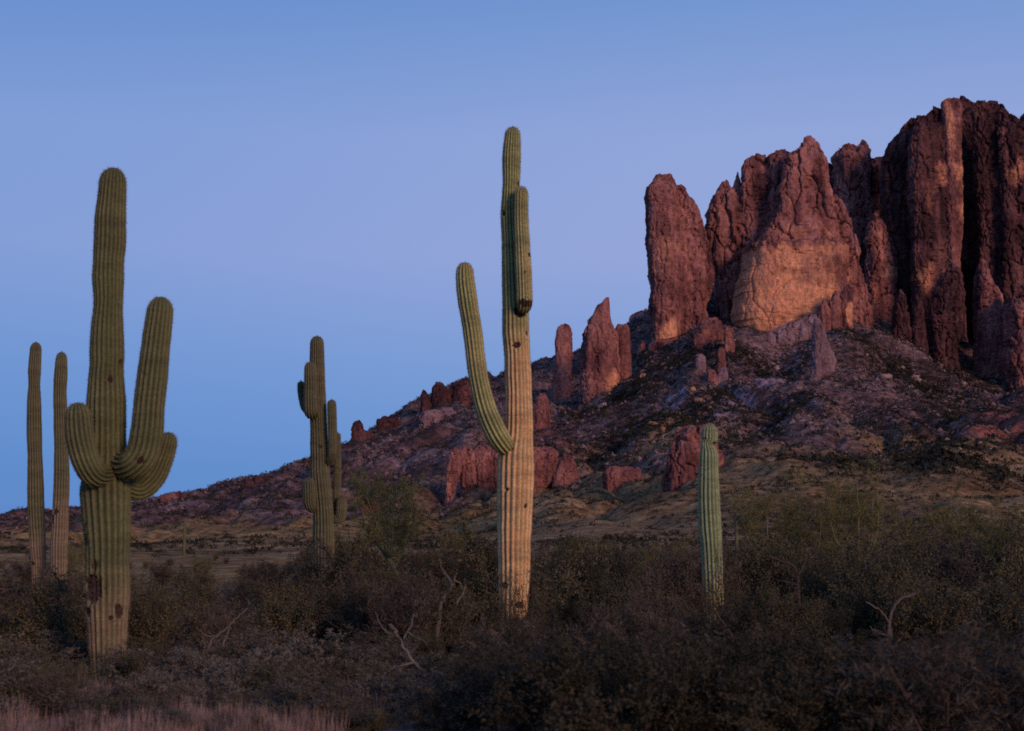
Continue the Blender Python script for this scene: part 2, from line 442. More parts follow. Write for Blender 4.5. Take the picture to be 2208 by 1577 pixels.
# ------------------------------------------------------------------ rock towers
def rock_loft(rows, Yc, ratio, seed, mat, name, parent, org, amp=1.0, bury=45.0, fresh_lit=None, sq=2.7, dmax=None, flute=1.0, step=None):
    """a lofted buttress: rows = (v, u_left, u_right) in photo pixels, standing at depth Yc"""
    rows = sorted(rows)
    v = np.array([r[0] for r in rows], float); ul = np.array([r[1] for r in rows], float); ur = np.array([r[2] for r in rows], float)
    L = at(ul, v, Yc); Rr = at(ur, v, Yc)
    z = L[:, 2]; xl = L[:, 0]; xr = Rr[:, 0]
    o = np.argsort(z); z, xl, xr = z[o], xl[o], xr[o]
    wmax = (xr - xl).max() / 2
    z = np.concatenate([[z[0] - bury], z]); xl = np.concatenate([[xl[0] - 0.12 * bury * 0.4], xl]); xr = np.concatenate([[xr[0] + 0.12 * bury * 0.4], xr])
    px = Yc / F_PX * (W_PX / 1024.0)        # metres per rendered pixel
    nz = int(np.clip((z[-1] - z[0]) / px * 1.1, 16, 260)); nt_ = int(np.clip(wmax * 4.4 / px * 1.05, 24, 280))
    zz = np.linspace(z[0], z[-1], nz)
    zz[-1] -= 0.02
    jit = np.array([fbm(np.stack([zz / (wmax * 0.45), np.full(nz, seed * 3.1), np.full(nz, q)], -1), 4) for q in (0.3, 5.7)])
    jit = wmax * min(1.0, amp * 1.4) * (0.05 * jit + 0.09 * np.round(jit * 4) / 4)
    a = np.interp(zz, z, xl) + jit[0]; b = np.interp(zz, z, xr) + jit[1]
    cx_ = (a + b) / 2; w = np.maximum((b - a) / 2, 0.05)
    dep = ratio * (0.45 * w + 0.55 * wmax)
    if dmax: dep = np.minimum(dep, dmax)
    topf = sstep(0, 0.10 * (z[-1] - z[0]) + 1e-3, z[-1] - zz)
    dep = dep * (0.25 + 0.75 * topf) * np.clip(w / (0.12 * wmax), 0, 1)
    t = np.linspace(0, 2 * np.pi, nt_, endpoint=False)
    ct, st = np.cos(t), np.sin(t)
    e = 2.0 / sq
    sx = np.sign(ct) * np.abs(ct) ** e; sy = np.sign(st) * np.abs(st) ** e
    X = cx_[:, None] + w[:, None] * sx; Yq = Yc + dep[:, None] * sy; Z = np.broadcast_to(zz[:, None], X.shape)
    P = np.stack([X, Yq, Z], -1)
    S = P + np.array([seed * 37.0, seed * 11.0, seed * 5.0])
    sc = np.clip(wmax / 22.0, 0.22, 1.15)
    fr = fresh_lit(X, Z, P) if fresh_lit is not None else np.zeros(X.shape)
    cut = 1 - 0.5 * np.clip(fr, 0, 1)
    S2 = S + 2.5 * sc * np.stack([perlin(S / (7 * sc)), perlin(S / (7 * sc) + 40), perlin(S / (9 * sc) + 80)], -1)
    fl = fbm(S / np.array([15 * sc, 15 * sc, 90 * sc]), 3)
    a1, a2, av = worley(S2 / np.array([9 * sc, 9 * sc, 30 * sc]))
    b1, b2, bv = worley(S2 / np.array([4.6 * sc, 4.6 * sc, 17 * sc]) + 50)
    ledge = perlin(np.stack([(Z + 3 * perlin(S / 24.0)) / (13 * sc), 0.01 * X + seed, 0 * X], -1))
    fine = fbm(S / (2.6 * max(sc, 0.5)) + 5, 3)
    blk = av - 0.5
    d = sc * amp * (flute * 4.2 * fl + cut * flute * 4.6 * (av - 0.5) + cut * 1.7 * (bv - 0.5) - cut * flute * 3.4 * np.exp(-(a2 - a1) / 0.07) - cut * 0.9 * np.exp(-(b2 - b1) / 0.10) + 1.3 * np.round(ledge * 2) / 2 + 1.0 * fine)
    if step: d = d + step[1] * sstep(zpix(step[0], Yc) + 2.0, zpix(step[0], Yc) - 2.0, Z + 2 * perlin(S / 12.0))
    edge = np.clip(w / (0.25 * wmax), 0.25, 1)[:, None]
    nx = sx / np.maximum(w[:, None], 1); ny = sy / np.maximum(dep[:, None], 1)
    nl = np.sqrt(nx ** 2 + ny ** 2) + 1e-9
    P = P.copy(); P[..., 0] += d * edge * nx / nl * 0.7; P[..., 1] += d * edge * ny / nl
    P[..., 2] += sc * amp * (6.0 * blk + 2.5 * (bv - 0.5)) * (1 - topf)[:, None] + sc * amp * 1.5 * (bv - 0.5)
    cap = np.array([[cx_[-1], Yc, zz[-1] + 0.3 * sc]])
    V = np.concatenate([P.reshape(-1, 3), cap]) - np.asarray(org)
    F = grid_faces(nz, nt_, True)
    last = (nz - 1) * nt_; k_ = np.arange(nt_)
    Ft = np.stack([last + k_, last + (k_ + 1) % nt_, np.full(nt_, nz * nt_), np.full(nt_, nz * nt_)], -1)
    # cap as quads pinched to the centre would be degenerate: use a centre ring instead
    ring = (P[-1] * 0.15 + cap * 0.85)
    V = np.concatenate([P.reshape(-1, 3), ring]) - np.asarray(org)
    Ft = np.stack([last + k_, last + (k_ + 1) % nt_, nz * nt_ + (k_ + 1) % nt_, nz * nt_ + k_], -1)
    me = make_mesh(name, V, np.concatenate([F, Ft]), mat, False, {'fresh_lit': np.concatenate([fr.ravel(), np.zeros(nt_)])})
    return link(name, me, parent)
def z1(rows):   # rows measured on an enlarged crop -> photo pixels
    return [(180 + y / 2.087, 1150 + a / 2.087, 1150 + b / 2.087) for y, a, b in rows]
def zpix(v, Y): return float(at(1500, v, Y)[2])
def xpix(u, v, Y): return float(at(u, v, Y)[0])
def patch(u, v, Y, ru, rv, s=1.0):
    """a paler patch, real fresh rock and painted light alike, centred on a spot of the face"""
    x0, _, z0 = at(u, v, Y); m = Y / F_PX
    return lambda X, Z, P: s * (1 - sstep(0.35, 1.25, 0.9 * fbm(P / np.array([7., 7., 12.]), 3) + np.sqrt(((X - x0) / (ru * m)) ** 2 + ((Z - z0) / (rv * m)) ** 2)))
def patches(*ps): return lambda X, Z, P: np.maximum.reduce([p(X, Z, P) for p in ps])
def formation(name, label, cat, base_uv, parts, group=None):
    """base_uv fixes the distance: where the foot of the formation meets the slope"""
    H = hit(*base_uv)[0]
    for dv in range(4, 80, 4):
        if not np.isnan(H[1]): break
        H = hit(base_uv[0], base_uv[1] + dv)[0]
    Yb = H[1]
    org = np.array([H[0], Yb, H[2]])
    root = thing(name, label, cat, org, group)
    for i, p in enumerate(parts):
        p = dict(p); pn = p.pop('name'); rows = p.pop('rows'); off = p.pop('off'); ratio = p.pop('ratio'); mat = p.pop('mat', M_ROCK); fr = p.pop('fresh_lit', None)
        Yc = Yb + off
        if fr: fr = fr(Yc)
        rock_loft(rows, Yc, ratio, p.pop('seed'), mat, pn, root, org, fresh_lit=fr, **p)
    print(label[:40], 'Y', round(Yb), round(org[2]))
    return root
SP = SP
# thin spire and beaked spire
formation('rock_spire', 'slim round-topped rock spire standing beside the beaked spire', 'rock spire', (1205, 868), [
    dict(name='shaft', seed=1, off=8, ratio=0.9, rows=z1([(1085, 130, 148), (1094, 116, 160), (1110, 105, 172), (1150, 98, 176), (1250, 100, 175), (1350, 86, 172), (1430, 80, 168), (1480, 75, 165)]), amp=0.55, bury=25)])
formation('rock_spire', 'stout rock spire with a crooked beak on its top', 'rock spire', (1300, 855), [
    dict(name='shaft', seed=2, off=16, ratio=0.85, rows=z1([(1050, 262, 345), (1068, 250, 350), (1100, 236, 358), (1130, 222, 378), (1200, 212, 386), (1300, 210, 396), (1390, 215, 385)]), amp=0.6, bury=30, fresh_lit=lambda Y: patch(1318, 835, Y, 22, 40, 0.7)),  # pale patch paints the light low on the shaft's right side
    dict(name='beak', seed=3, off=14, ratio=0.7, rows=z1([(963, 328, 342), (985, 310, 343), (1000, 285, 344), (1030, 274, 345), (1075, 255, 350)]), amp=0.35, bury=12),
    dict(name='shoulder', seed=4, off=26, ratio=0.9, rows=z1([(1085, 378, 425), (1105, 366, 434), (1170, 370, 438), (1260, 380, 442), (1300, 380, 442)]), amp=0.5, bury=25)])
# tall pillar
formation('rock_tower', 'tall free-standing rock pillar with a blunt rounded head', 'rock tower', (1450, 742), [
    dict(name='column', seed=5, off=28, ratio=1.0, rows=z1([(412, 575, 605), (420, 555, 622), (440, 536, 636), (470, 512, 642), (520, 505, 650), (600, 507, 660), (750, 514, 690), (850, 520, 700), (930, 528, 690), (1000, 523, 680), (1060, 525, 670), (1160, 535, 660)]), amp=0.62, bury=25, fresh_lit=lambda Y: patches(patch(1430, 730, Y, 40, 38, 1.0), patch(1432, 560, Y, 40, 60, 0.5), patch(1418, 395, Y, 14, 14, 0.6))),
    dict(name='slab', seed=6, off=34, ratio=0.8, rows=z1([(462, 630, 668), (490, 625, 690), (540, 620, 722), (585, 610, 745), (650, 600, 768), (750, 600, 792), (850, 600, 815), (900, 600, 812), (940, 600, 800), (1000, 620, 786), (1060, 640, 782), (1090, 640, 780)]), amp=0.62, bury=25),
    dict(name='footing', seed=7, off=10, ratio=0.6, rows=z1([(1150, 560, 640), (1180, 520, 690), (1240, 510, 720)]), amp=0.5, bury=25)])
# central massif
formation('rock_massif', 'broad crag with a pale orange lower face and a pointed summit', 'crag', (1620, 738), [
    dict(name='rear_buttress', seed=8, off=84, ratio=0.7, sq=3.6, rows=z1([(450, 850, 872), (468, 838, 884), (500, 815, 915), (545, 800, 980), (600, 775, 1080), (700, 770, 1100), (850, 800, 1100), (950, 830, 1080)]), amp=0.8, bury=50),
    dict(name='pinnacle', seed=81, off=80, ratio=0.8, rows=z1([(398, 917, 923), (430, 910, 926), (470, 895, 940), (540, 870, 960)]), amp=0.3, bury=15),
    dict(name='left_buttress', seed=9, off=74, ratio=0.7, sq=4.0, rows=z1([(326, 1000, 1045), (338, 968, 1056), (356, 944, 1072), (400, 934, 1090), (500, 930, 1110), (600, 925, 1120), (700, 930, 1120), (850, 950, 1120)]), amp=0.75, bury=50),
    dict(name='middle_buttress', seed=10, off=70, ratio=0.7, sq=4.0, rows=z1([(302, 1080, 1130), (309, 1060, 1150), (330, 1050, 1180), (450, 1050, 1220), (600, 1040, 1240), (700, 1030, 1260), (800, 1010, 1260)]), amp=0.75, bury=40),
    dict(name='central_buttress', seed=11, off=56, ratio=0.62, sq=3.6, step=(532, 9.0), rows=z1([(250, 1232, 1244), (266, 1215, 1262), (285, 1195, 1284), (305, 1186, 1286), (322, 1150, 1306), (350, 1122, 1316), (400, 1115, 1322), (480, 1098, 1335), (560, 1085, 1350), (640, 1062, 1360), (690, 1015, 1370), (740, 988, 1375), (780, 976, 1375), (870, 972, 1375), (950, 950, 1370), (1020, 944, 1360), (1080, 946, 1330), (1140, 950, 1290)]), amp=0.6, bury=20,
         fresh_lit=lambda Y: (lambda X, Z, P: (1 - sstep(zpix(560, Y), zpix(530, Y), Z + 3 * perlin(P / 9.0))) * (1 - sstep(xpix(1755, 640, Y), xpix(1800, 640, Y), X)) * (0.80 + 0.35 * (1 - sstep(zpix(645, Y), zpix(625, Y), Z + 4 * perlin(P / 14.0)))) + 0.25 * (1 - sstep(zpix(520, Y), zpix(470, Y), Z)))),
    dict(name='right_buttress', seed=13, off=54, ratio=0.75, sq=3.2, rows=z1([(505, 1335, 1362), (560, 1300, 1390), (620, 1285, 1408), (700, 1280, 1445), (800, 1290, 1472), (900, 1290, 1492), (1000, 1300, 1514), (1050, 1320, 1515)]), amp=0.9, bury=30, fresh_lit=lambda Y: patches(patch(1822, 600, Y, 20, 25, 0.9), patch(1790, 565, Y, 14, 8, 0.9))),
    dict(name='hanging_column', seed=14, off=14, ratio=1.0, rows=z1([(905, 1410, 1418), (925, 1396, 1430), (950, 1380, 1438), (1000, 1376, 1440), (1075, 1385, 1436)]), sq=2.2, amp=0.8, bury=12, fresh_lit=lambda Y: patch(1832, 680, Y, 14, 26, 0.9)),
    dict(name='hanging_column', seed=15, off=14, ratio=1.0, rows=z1([(935, 1356, 1362), (965, 1342, 1376), (990, 1328, 1386), (1075, 1320, 1390)]), sq=2.2, amp=0.8, bury=12),
    dict(name='hanging_column', seed=16, off=12, ratio=1.0, rows=z1([(970, 1304, 1310), (995, 1292, 1322), (1020, 1280, 1336), (1080, 1275, 1340)]), sq=2.2, amp=0.8, bury=12),
    dict(name='apron', seed=17, off=6, ratio=0.35, mat=M_ROCKP, rows=z1([(1040, 1230, 1275), (1075, 1150, 1285), (1110, 1080, 1290), (1140, 1010, 1290), (1175, 955, 1240), (1215, 950, 1150)]), amp=0.55, bury=20),
    ])
formation('rock_tower', 'square dark tower between the broad crag and the great cliff', 'rock tower', (1850, 690), [
    dict(name='tower', seed=18, off=105, ratio=0.9, mat=M_ROCK, rows=z1([(272, 1450, 1488), (282, 1425, 1496), (300, 1378, 1498), (335, 1358, 1500), (450, 1350, 1506), (600, 1345, 1525), (700, 1340, 1560), (900, 1340, 1600)]), amp=0.85, bury=40),
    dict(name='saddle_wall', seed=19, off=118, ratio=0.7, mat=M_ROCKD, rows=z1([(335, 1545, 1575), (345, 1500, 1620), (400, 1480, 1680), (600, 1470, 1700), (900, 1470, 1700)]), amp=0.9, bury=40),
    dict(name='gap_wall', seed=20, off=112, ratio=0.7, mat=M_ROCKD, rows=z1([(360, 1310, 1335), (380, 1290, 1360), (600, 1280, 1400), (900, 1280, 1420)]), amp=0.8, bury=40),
    dict(name='spur', seed=21, off=58, ratio=0.9, rows=z1([(585, 1535, 1552), (620, 1510, 1572), (680, 1490, 1590), (760, 1500, 1622), (850, 1495, 1652), (920, 1490, 1640), (1000, 1480, 1640), (1080, 1490, 1640)]), amp=0.85, bury=30, fresh_lit=lambda Y: patch(1905, 600, Y, 18, 22, 0.9))])
# great cliff
formation('cliff', 'great domed cliff with dark vertical gullies and a reddish lit rib', 'cliff', (1960, 752), [
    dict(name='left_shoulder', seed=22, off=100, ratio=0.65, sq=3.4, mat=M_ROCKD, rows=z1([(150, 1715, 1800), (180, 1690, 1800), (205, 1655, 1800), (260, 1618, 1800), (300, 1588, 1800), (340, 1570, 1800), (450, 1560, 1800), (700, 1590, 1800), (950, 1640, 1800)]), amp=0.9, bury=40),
    dict(name='pink_face', seed=23, off=76, ratio=0.6, sq=3.6, rows=z1([(118, 1790, 1860), (135, 1765, 1865), (180, 1715, 1868), (300, 1690, 1872), (450, 1690, 1875), (600, 1700, 1890), (800, 1700, 1900), (940, 1710, 1860)]), mat=M_ROCKD, amp=0.7, bury=40, fresh_lit=lambda Y: patches(patch(2022, 385, Y, 18, 34, 0.85), patch(1990, 440, Y, 36, 60, 0.5), patch(1990, 600, Y, 34, 40, 0.4))),  # pale patches paint the light falling on this face
    dict(name='lit_rib', seed=24, off=72, ratio=1.0, rows=z1([(70, 1870, 1905), (78, 1845, 1925), (95, 1832, 1930), (200, 1840, 1922), (350, 1845, 1925), (500, 1850, 1930), (650, 1850, 1930), (780, 1855, 1915)]), amp=0.6, mat=M_ROCK, bury=60, fresh_lit=lambda Y: patches(patch(2062, 420, Y, 20, 110, 0.45), patch(2042, 260, Y, 10, 70, 0.5))),  # lit by colour: paler rock than its neighbours, plus painted light patches
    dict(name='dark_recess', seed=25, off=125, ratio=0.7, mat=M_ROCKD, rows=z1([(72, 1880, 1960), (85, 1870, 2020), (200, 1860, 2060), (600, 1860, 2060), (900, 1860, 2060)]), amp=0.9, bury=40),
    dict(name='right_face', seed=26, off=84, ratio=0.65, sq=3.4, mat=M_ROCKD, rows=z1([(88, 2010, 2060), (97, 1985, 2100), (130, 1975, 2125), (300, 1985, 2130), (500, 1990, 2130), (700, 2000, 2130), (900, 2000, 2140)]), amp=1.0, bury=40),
    dict(name='far_face', seed=27, off=78, ratio=0.65, sq=3.4, mat=M_ROCKD, rows=z1([(118, 2095, 2125), (140, 2080, 2155), (168, 2075, 2195), (260, 2080, 2280), (500, 2090, 2300), (800, 2090, 2320), (1000, 2090, 2320)]), amp=1.0, bury=40, fresh_lit=lambda Y: patch(2185, 385, Y, 26, 36, 0.75)),
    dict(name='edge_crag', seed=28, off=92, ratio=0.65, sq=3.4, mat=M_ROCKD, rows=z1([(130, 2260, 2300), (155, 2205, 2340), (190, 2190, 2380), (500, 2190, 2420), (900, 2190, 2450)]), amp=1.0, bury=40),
    dict(name='lower_buttress', seed=29, off=34, ratio=0.9, rows=z1([(815, 1885, 1897), (840, 1862, 1908), (875, 1838, 1922), (950, 1800, 1932), (1050, 1780, 1935), (1120, 1775, 1925), (1190, 1780, 1900)]), mat=M_ROCKD, sq=2.3, amp=1.05, bury=30, fresh_lit=lambda Y: patch(2030, 700, Y, 25, 25, 0.5)),
    dict(name='pointed_buttress', seed=30, off=38, ratio=0.9, rows=z1([(795, 2010, 2026), (830, 2000, 2042), (900, 1990, 2065), (960, 1985, 2108), (1050, 1985, 2118), (1150, 1985, 2110)]), amp=0.75, bury=45),
    dict(name='side_buttress', seed=31, off=12, ratio=0.8, rows=z1([(925, 2195, 2230), (960, 2150, 2300), (1010, 2120, 2330), (1100, 2115, 2340), (1250, 2125, 2360), (1350, 2140, 2360)]), amp=0.9, bury=45),
    dict(name='rib', seed=32, off=26, ratio=1.0, mat=M_ROCKD, rows=z1([(925, 1652, 1658), (950, 1643, 1664), (975, 1636, 1676), (1000, 1622, 1680), (1060, 1618, 1690), (1150, 1610, 1705)]), sq=2.2, amp=1.15, bury=30),
    dict(name='rib', seed=33, off=26, ratio=1.0, mat=M_ROCKD, rows=z1([(950, 1722, 1727), (985, 1714, 1740), (1010, 1700, 1746), (1080, 1694, 1762), (1180, 1690, 1772)]), sq=2.2, amp=1.15, bury=30),
    ])
def outcrop(label, base, rows, seed, off=5, ratio=0.7, mat=M_ROCK, amp=0.7, bury=14, fresh_lit=None, parts=None, **kw):
    formation('rock_outcrop', label, 'rock outcrop', base, parts or [dict(name='crag', seed=seed, off=off, ratio=ratio, mat=mat, amp=amp, bury=bury, rows=rows, fresh_lit=fresh_lit, **kw)], 'outcrops on the talus slope')
outcrop('wedge-shaped mauve rock spur jutting below the orange face', (1765, 822), z1([(1060, 1262, 1290), (1100, 1258, 1305), (1160, 1252, 1325), (1250, 1248, 1362), (1300, 1245, 1350), (1335, 1240, 1300)]), 40, mat=M_ROCKP, ratio=0.7, flute=0.6)
outcrop('heap of rounded orange-brown blocks below the gap beside the pillar', (1530, 738), None, 0, parts=[
    dict(name='block', seed=41, off=6, ratio=0.9, amp=0.8, bury=10, rows=z1([(1062, 780, 830), (1080, 745, 848), (1120, 722, 852), (1170, 715, 850)]), fresh_lit=lambda Y: patch(1518, 722, Y, 22, 10, 0.8)),
    dict(name='block', seed=42, off=3, ratio=0.9, amp=0.8, bury=8, rows=z1([(1120, 735, 770), (1140, 715, 800), (1180, 710, 810)]))])
outcrop('short rock column rising from dark scrub left of the orange face', (1572, 765), z1([(1090, 870, 890), (1110, 862, 902), (1210, 860, 905)]), 43, off=3)
outcrop('cluster of two short grey columns in the middle of the talus', (1510, 805), None, 0, parts=[
    dict(name='column', seed=44, off=3, ratio=1.0, mat=M_ROCKP, amp=0.7, bury=8, rows=z1([(1215, 738, 752), (1230, 728, 775), (1300, 725, 778)])),
    dict(name='column', seed=45, off=3, ratio=1.0, mat=M_ROCK, amp=0.7, bury=8, rows=z1([(1185, 838, 852), (1205, 828, 862), (1275, 825, 866)]))])
outcrop('pale lilac split slab lying on the talus below the short columns', (1545, 834), None, 0, parts=[
    dict(name='slab', seed=46, off=3, ratio=0.8, mat=M_ROCKP, amp=0.6, bury=8, rows=z1([(1280, 845, 868), (1320, 825, 876), (1368, 795, 870)])),
    dict(name='slab', seed=47, off=2, ratio=0.8, mat=M_ROCK, amp=0.6, bury=8, rows=z1([(1290, 785, 815), (1330, 780, 835), (1368, 778, 830)]))])
outcrop('small leaning red fin of rock at the foot of the tall pillar', (1382, 770), z1([(1160, 488, 498), (1190, 475, 502), (1240, 462, 500)]), 48, off=3)
outcrop('low grey-blue crag on the skyline between beaked spire and pillar', (1375, 745), z1([(1028, 490, 512), (1040, 465, 530), (1060, 440, 560), (1090, 420, 600), (1140, 415, 620)]), 49, off=150, ratio=0.6, mat=M_ROCKP, bury=60)
def z3(rows): return [(600 + y / 2.629, 500 + a / 2.629, 500 + b / 2.629) for y, a, b in rows]
outcrop('fluted dark red cliff band low on the slope behind tall saguaro', (1015, 1072), None, 0, parts=[
    dict(name='flute', seed=50, off=7, ratio=0.9, amp=0.9, bury=8, rows=z3([(965, 1250, 1275), (1000, 1235, 1300), (1080, 1215, 1305), (1240, 1205, 1265)]), fresh_lit=lambda Y: patch(966, 1040, Y, 10, 40, 0.5)),
    dict(name='flute', seed=51, off=9, ratio=0.9, amp=0.9, bury=8, rows=z3([(960, 1310, 1350), (990, 1290, 1380), (1100, 1295, 1390), (1200, 1300, 1400)])),
    dict(name='flute', seed=52, off=10, ratio=0.9, amp=0.9, bury=8, rows=z3([(960, 1390, 1450), (985, 1370, 1480), (1120, 1375, 1500), (1190, 1380, 1500)])),
    dict(name='flute', seed=53, off=12, ratio=0.9, amp=0.9, bury=8, rows=z3([(975, 1480, 1560), (1000, 1460, 1600), (1180, 1460, 1640)]))])
outcrop('humped red rock mound with a leaning slab behind tall saguaro', (1200, 1058), None, 0, parts=[
    dict(name='hump', seed=54, off=9, ratio=0.9, amp=0.8, bury=8, rows=z3([(960, 1690, 1800), (990, 1670, 1850), (1060, 1660, 1860), (1160, 1660, 1830), (1200, 1660, 1760)])),
    dict(name='slab', seed=55, off=5, ratio=0.6, amp=0.6, bury=8, rows=z3([(1000, 1880, 1915), (1050, 1850, 1945), (1120, 1825, 1975), (1180, 1815, 1995), (1205, 1880, 1998)]), fresh_lit=lambda Y: patch(1230, 1035, Y, 24, 24, 0.4))])
outcrop('narrow pink fin of rock just right of tall saguaro', (1170, 930), z3([(655, 1745, 1770), (690, 1725, 1795), (780, 1712, 1802), (860, 1705, 1808)]), 56, off=5, ratio=0.8)
outcrop('low rounded red mound beside the lone short saguaro', (1500, 1034), None, 0, parts=[
    dict(name='hump', seed=57, off=9, ratio=0.8, amp=0.8, bury=8, rows=[(925, 1478, 1520), (940, 1455, 1545), (975, 1440, 1558), (1030, 1430, 1566)], fresh_lit=lambda Y: patch(1555, 1010, Y, 14, 30, 0.5)),
    ])
outcrop('low flat red ledge poking out of dark talus', (1345, 1045), [(1010, 1315, 1370), (1020, 1303, 1384), (1045, 1300, 1388)], 58, off=4, ratio=0.5)
outcrop('small crimson boulder outcrop behind the palo verde', (797, 1112), [(1074, 785, 812), (1085, 777, 820), (1112, 773, 824)], 59, off=3, ratio=0.7)
outcrop('castle-like crag on the skyline left of tall saguaro', (945, 872), None, 0, parts=[
    dict(name='turret', seed=60, off=8, ratio=0.9, amp=0.8, bury=14, mat=M_ROCKD, rows=z3([(594, 1150, 1185), (612, 1138, 1205), (640, 1132, 1240), (720, 1125, 1245)])),
    dict(name='turret', seed=61, off=6, ratio=0.9, amp=0.7, bury=14, mat=M_ROCKD, rows=z3([(636, 1085, 1098), (655, 1072, 1110), (720, 1070, 1140)])),
    dict(name='turret', seed=62, off=10, ratio=0.9, amp=0.8, bury=14, mat=M_ROCKD, rows=z3([(592, 1275, 1330), (610, 1255, 1360), (700, 1245, 1420)]))])
outcrop('flat-topped little mesa on the falling skyline', (832, 930), z3([(790, 835, 930), (800, 822, 950), (870, 818, 970), (890, 815, 980)]), 63, off=6, ratio=0.6, mat=M_ROCKD)
outcrop('lone stub of rock on the skyline right of many-armed saguaro', (770, 940), z3([(808, 700, 720), (825, 685, 738), (860, 680, 752), (880, 678, 800), (900, 676, 815)]), 64, off=5, ratio=0.8, mat=M_ROCKD)
outcrop('pale banded ledge below the castle-like crag', (965, 905), z3([(745, 1180, 1260), (760, 1080, 1330), (800, 1060, 1340)]), 65, off=6, ratio=0.3, mat=M_ROCKP)
outcrop('thin pink ledge on the far ridge right of big-armed saguaro', (365, 1082), [(1068, 360, 420), (1074, 342, 470), (1086, 338, 480)], 66, off=4, ratio=0.3, bury=6)
outcrop('dark broken ledge on the far ridge left of many-armed saguaro', (560, 1046), [(1034, 540, 590), (1042, 525, 640), (1056, 520, 650)], 67, off=5, ratio=0.3, mat=M_ROCKD, bury=8)
print('rocks', time.time() - T0)

# ------------------------------------------------------------------ boulders
def ico(sub):
    import bmesh
    bm = bmesh.new(); bmesh.ops.create_icosphere(bm, subdivisions=sub, radius=1.0)
    V = np.array([v.co[:] for v in bm.verts]); F = np.array([[v.index for v in f.verts] for f in bm.faces]); bm.free()
    return V, F
IV, IF = ico(2)
BM = []
for s in range(7):
    V = IV * (1 + 0.42 * fbm(IV * 1.1 + s * 9.3, 3)[:, None] + 0.12 * np.round(perlin(IV * 1.7 + s * 4) * 3)[:, None])
    BM.append((make_mesh('boulder', V, IF, M_BLD, False), make_mesh('boulder_orange', V, IF, M_BLDO, False)))
brng = np.random.default_rng(21)
def boulder(u, v, size_px, var, orange=False, label=None):
    H = hit(u, v)[0]
    if np.isnan(H[0]): return None
    s = size_px / 2 * H[1] / F_PX
    o = link('boulder', BM[var % 7][1 if orange else 0], None, (H[0], H[1], H[2] + s * 0.25))
    o.scale = (s, s * brng.uniform(0.7, 1.1), s * brng.uniform(0.6, 0.9)); o.rotation_euler = (brng.uniform(-.3, .3), brng.uniform(-.3, .3), brng.uniform(0, 6.28))
    tag(o, label, 'boulder', 'boulders strewn over the talus')
    return o
for u, v, s, lab in [(1493, 848, 22, 'egg-shaped orange boulder on talus above another orange boulder'), (1509, 869, 26, 'broad orange boulder just below the egg-shaped one'),
                     (1409, 918, 20, 'round bright orange boulder at foot of lilac scree patch'), (1429, 930, 17, 'small bright orange boulder paired below a rounder one'),
                     (1390, 814, 22, 'cream orange boulder on talus right of beaked spire'), (1532, 884, 18, 'small tan boulder beside the top of the lilac scree chute')]:
    boulder(u, v, s, brng.integers(7), True, lab)
boulder(1300, 884, 26, 2, False, 'mauve boulder below the beaked spire')
boulder(1910, 820, 30, 3, False, 'big pale boulder on dark talus below great cliff')
boulder(1972, 822, 26, 4, False, 'reddish boulder on dark talus below great cliff')
nb = 0
while nb < 240:
    u = brng.uniform(1180, 2200); v = brng.uniform(700, 1010)
    if u < 1380 and v < 840: continue
    if v > 1010 - (u - 1180) * 0.02: continue
    dens = perlin(np.array([u / 70.0, v / 40.0, 3.3]))
    if dens < -0.05: continue
    size = 4.5 + 9.5 * brng.random() ** 3
    if boulder(u, v, size, brng.integers(7), False, 'small weathered boulder among the scrub on the talus') is not None: nb += 1
# smaller talus stones, past counting
def scatter_poly(N, ymin, ymax, amin, amax, seed):
    g = np.random.default_rng(seed)
    Y = np.sqrt(g.uniform(ymin ** 2, ymax ** 2, N)); a = g.uniform(amin, amax, N)
    return a * Y, Y, g
x, y, g = scatter_poly(52000, 480, 1130, -0.42, 0.42, 5)
dn = fbm(np.stack([x, y, 0 * x], -1) / 45 + 6.6, 3) + 0.25 * sstep(600, 900, y) - 0.4 * (1 - sstep(-60, 60, x))
keep = dn > g.uniform(-0.25, 0.45, len(x)); x, y = x[keep], y[keep]
z = terrain_z(x, y); S = 0.5 + 1.3 * g.random(len(x)) ** 3
OV = np.array([[1, 0, 0], [-1, 0, 0], [0, 1, 0], [0, -1, 0], [0, 0, 1], [0, 0, -.6]]); OF = np.array([[0, 2, 4], [2, 1, 4], [1, 3, 4], [3, 0, 4], [2, 0, 5], [1, 2, 5], [3, 1, 5], [0, 3, 5]])
V = OV[None] * (S[:, None, None] * g.uniform(0.55, 1.3, (len(x), 6, 1))) + np.stack([x, y, z], -1)[:, None]
F = OF[None] + (np.arange(len(x)) * 6)[:, None, None]
st = link('talus_rubble', make_mesh('talus_rubble', V.reshape(-1, 3), F.reshape(-1, 3), M_RUB, False))
tag(st, 'loose broken stones scattered over the talus below the cliffs', 'rubble', None, 'stuff')

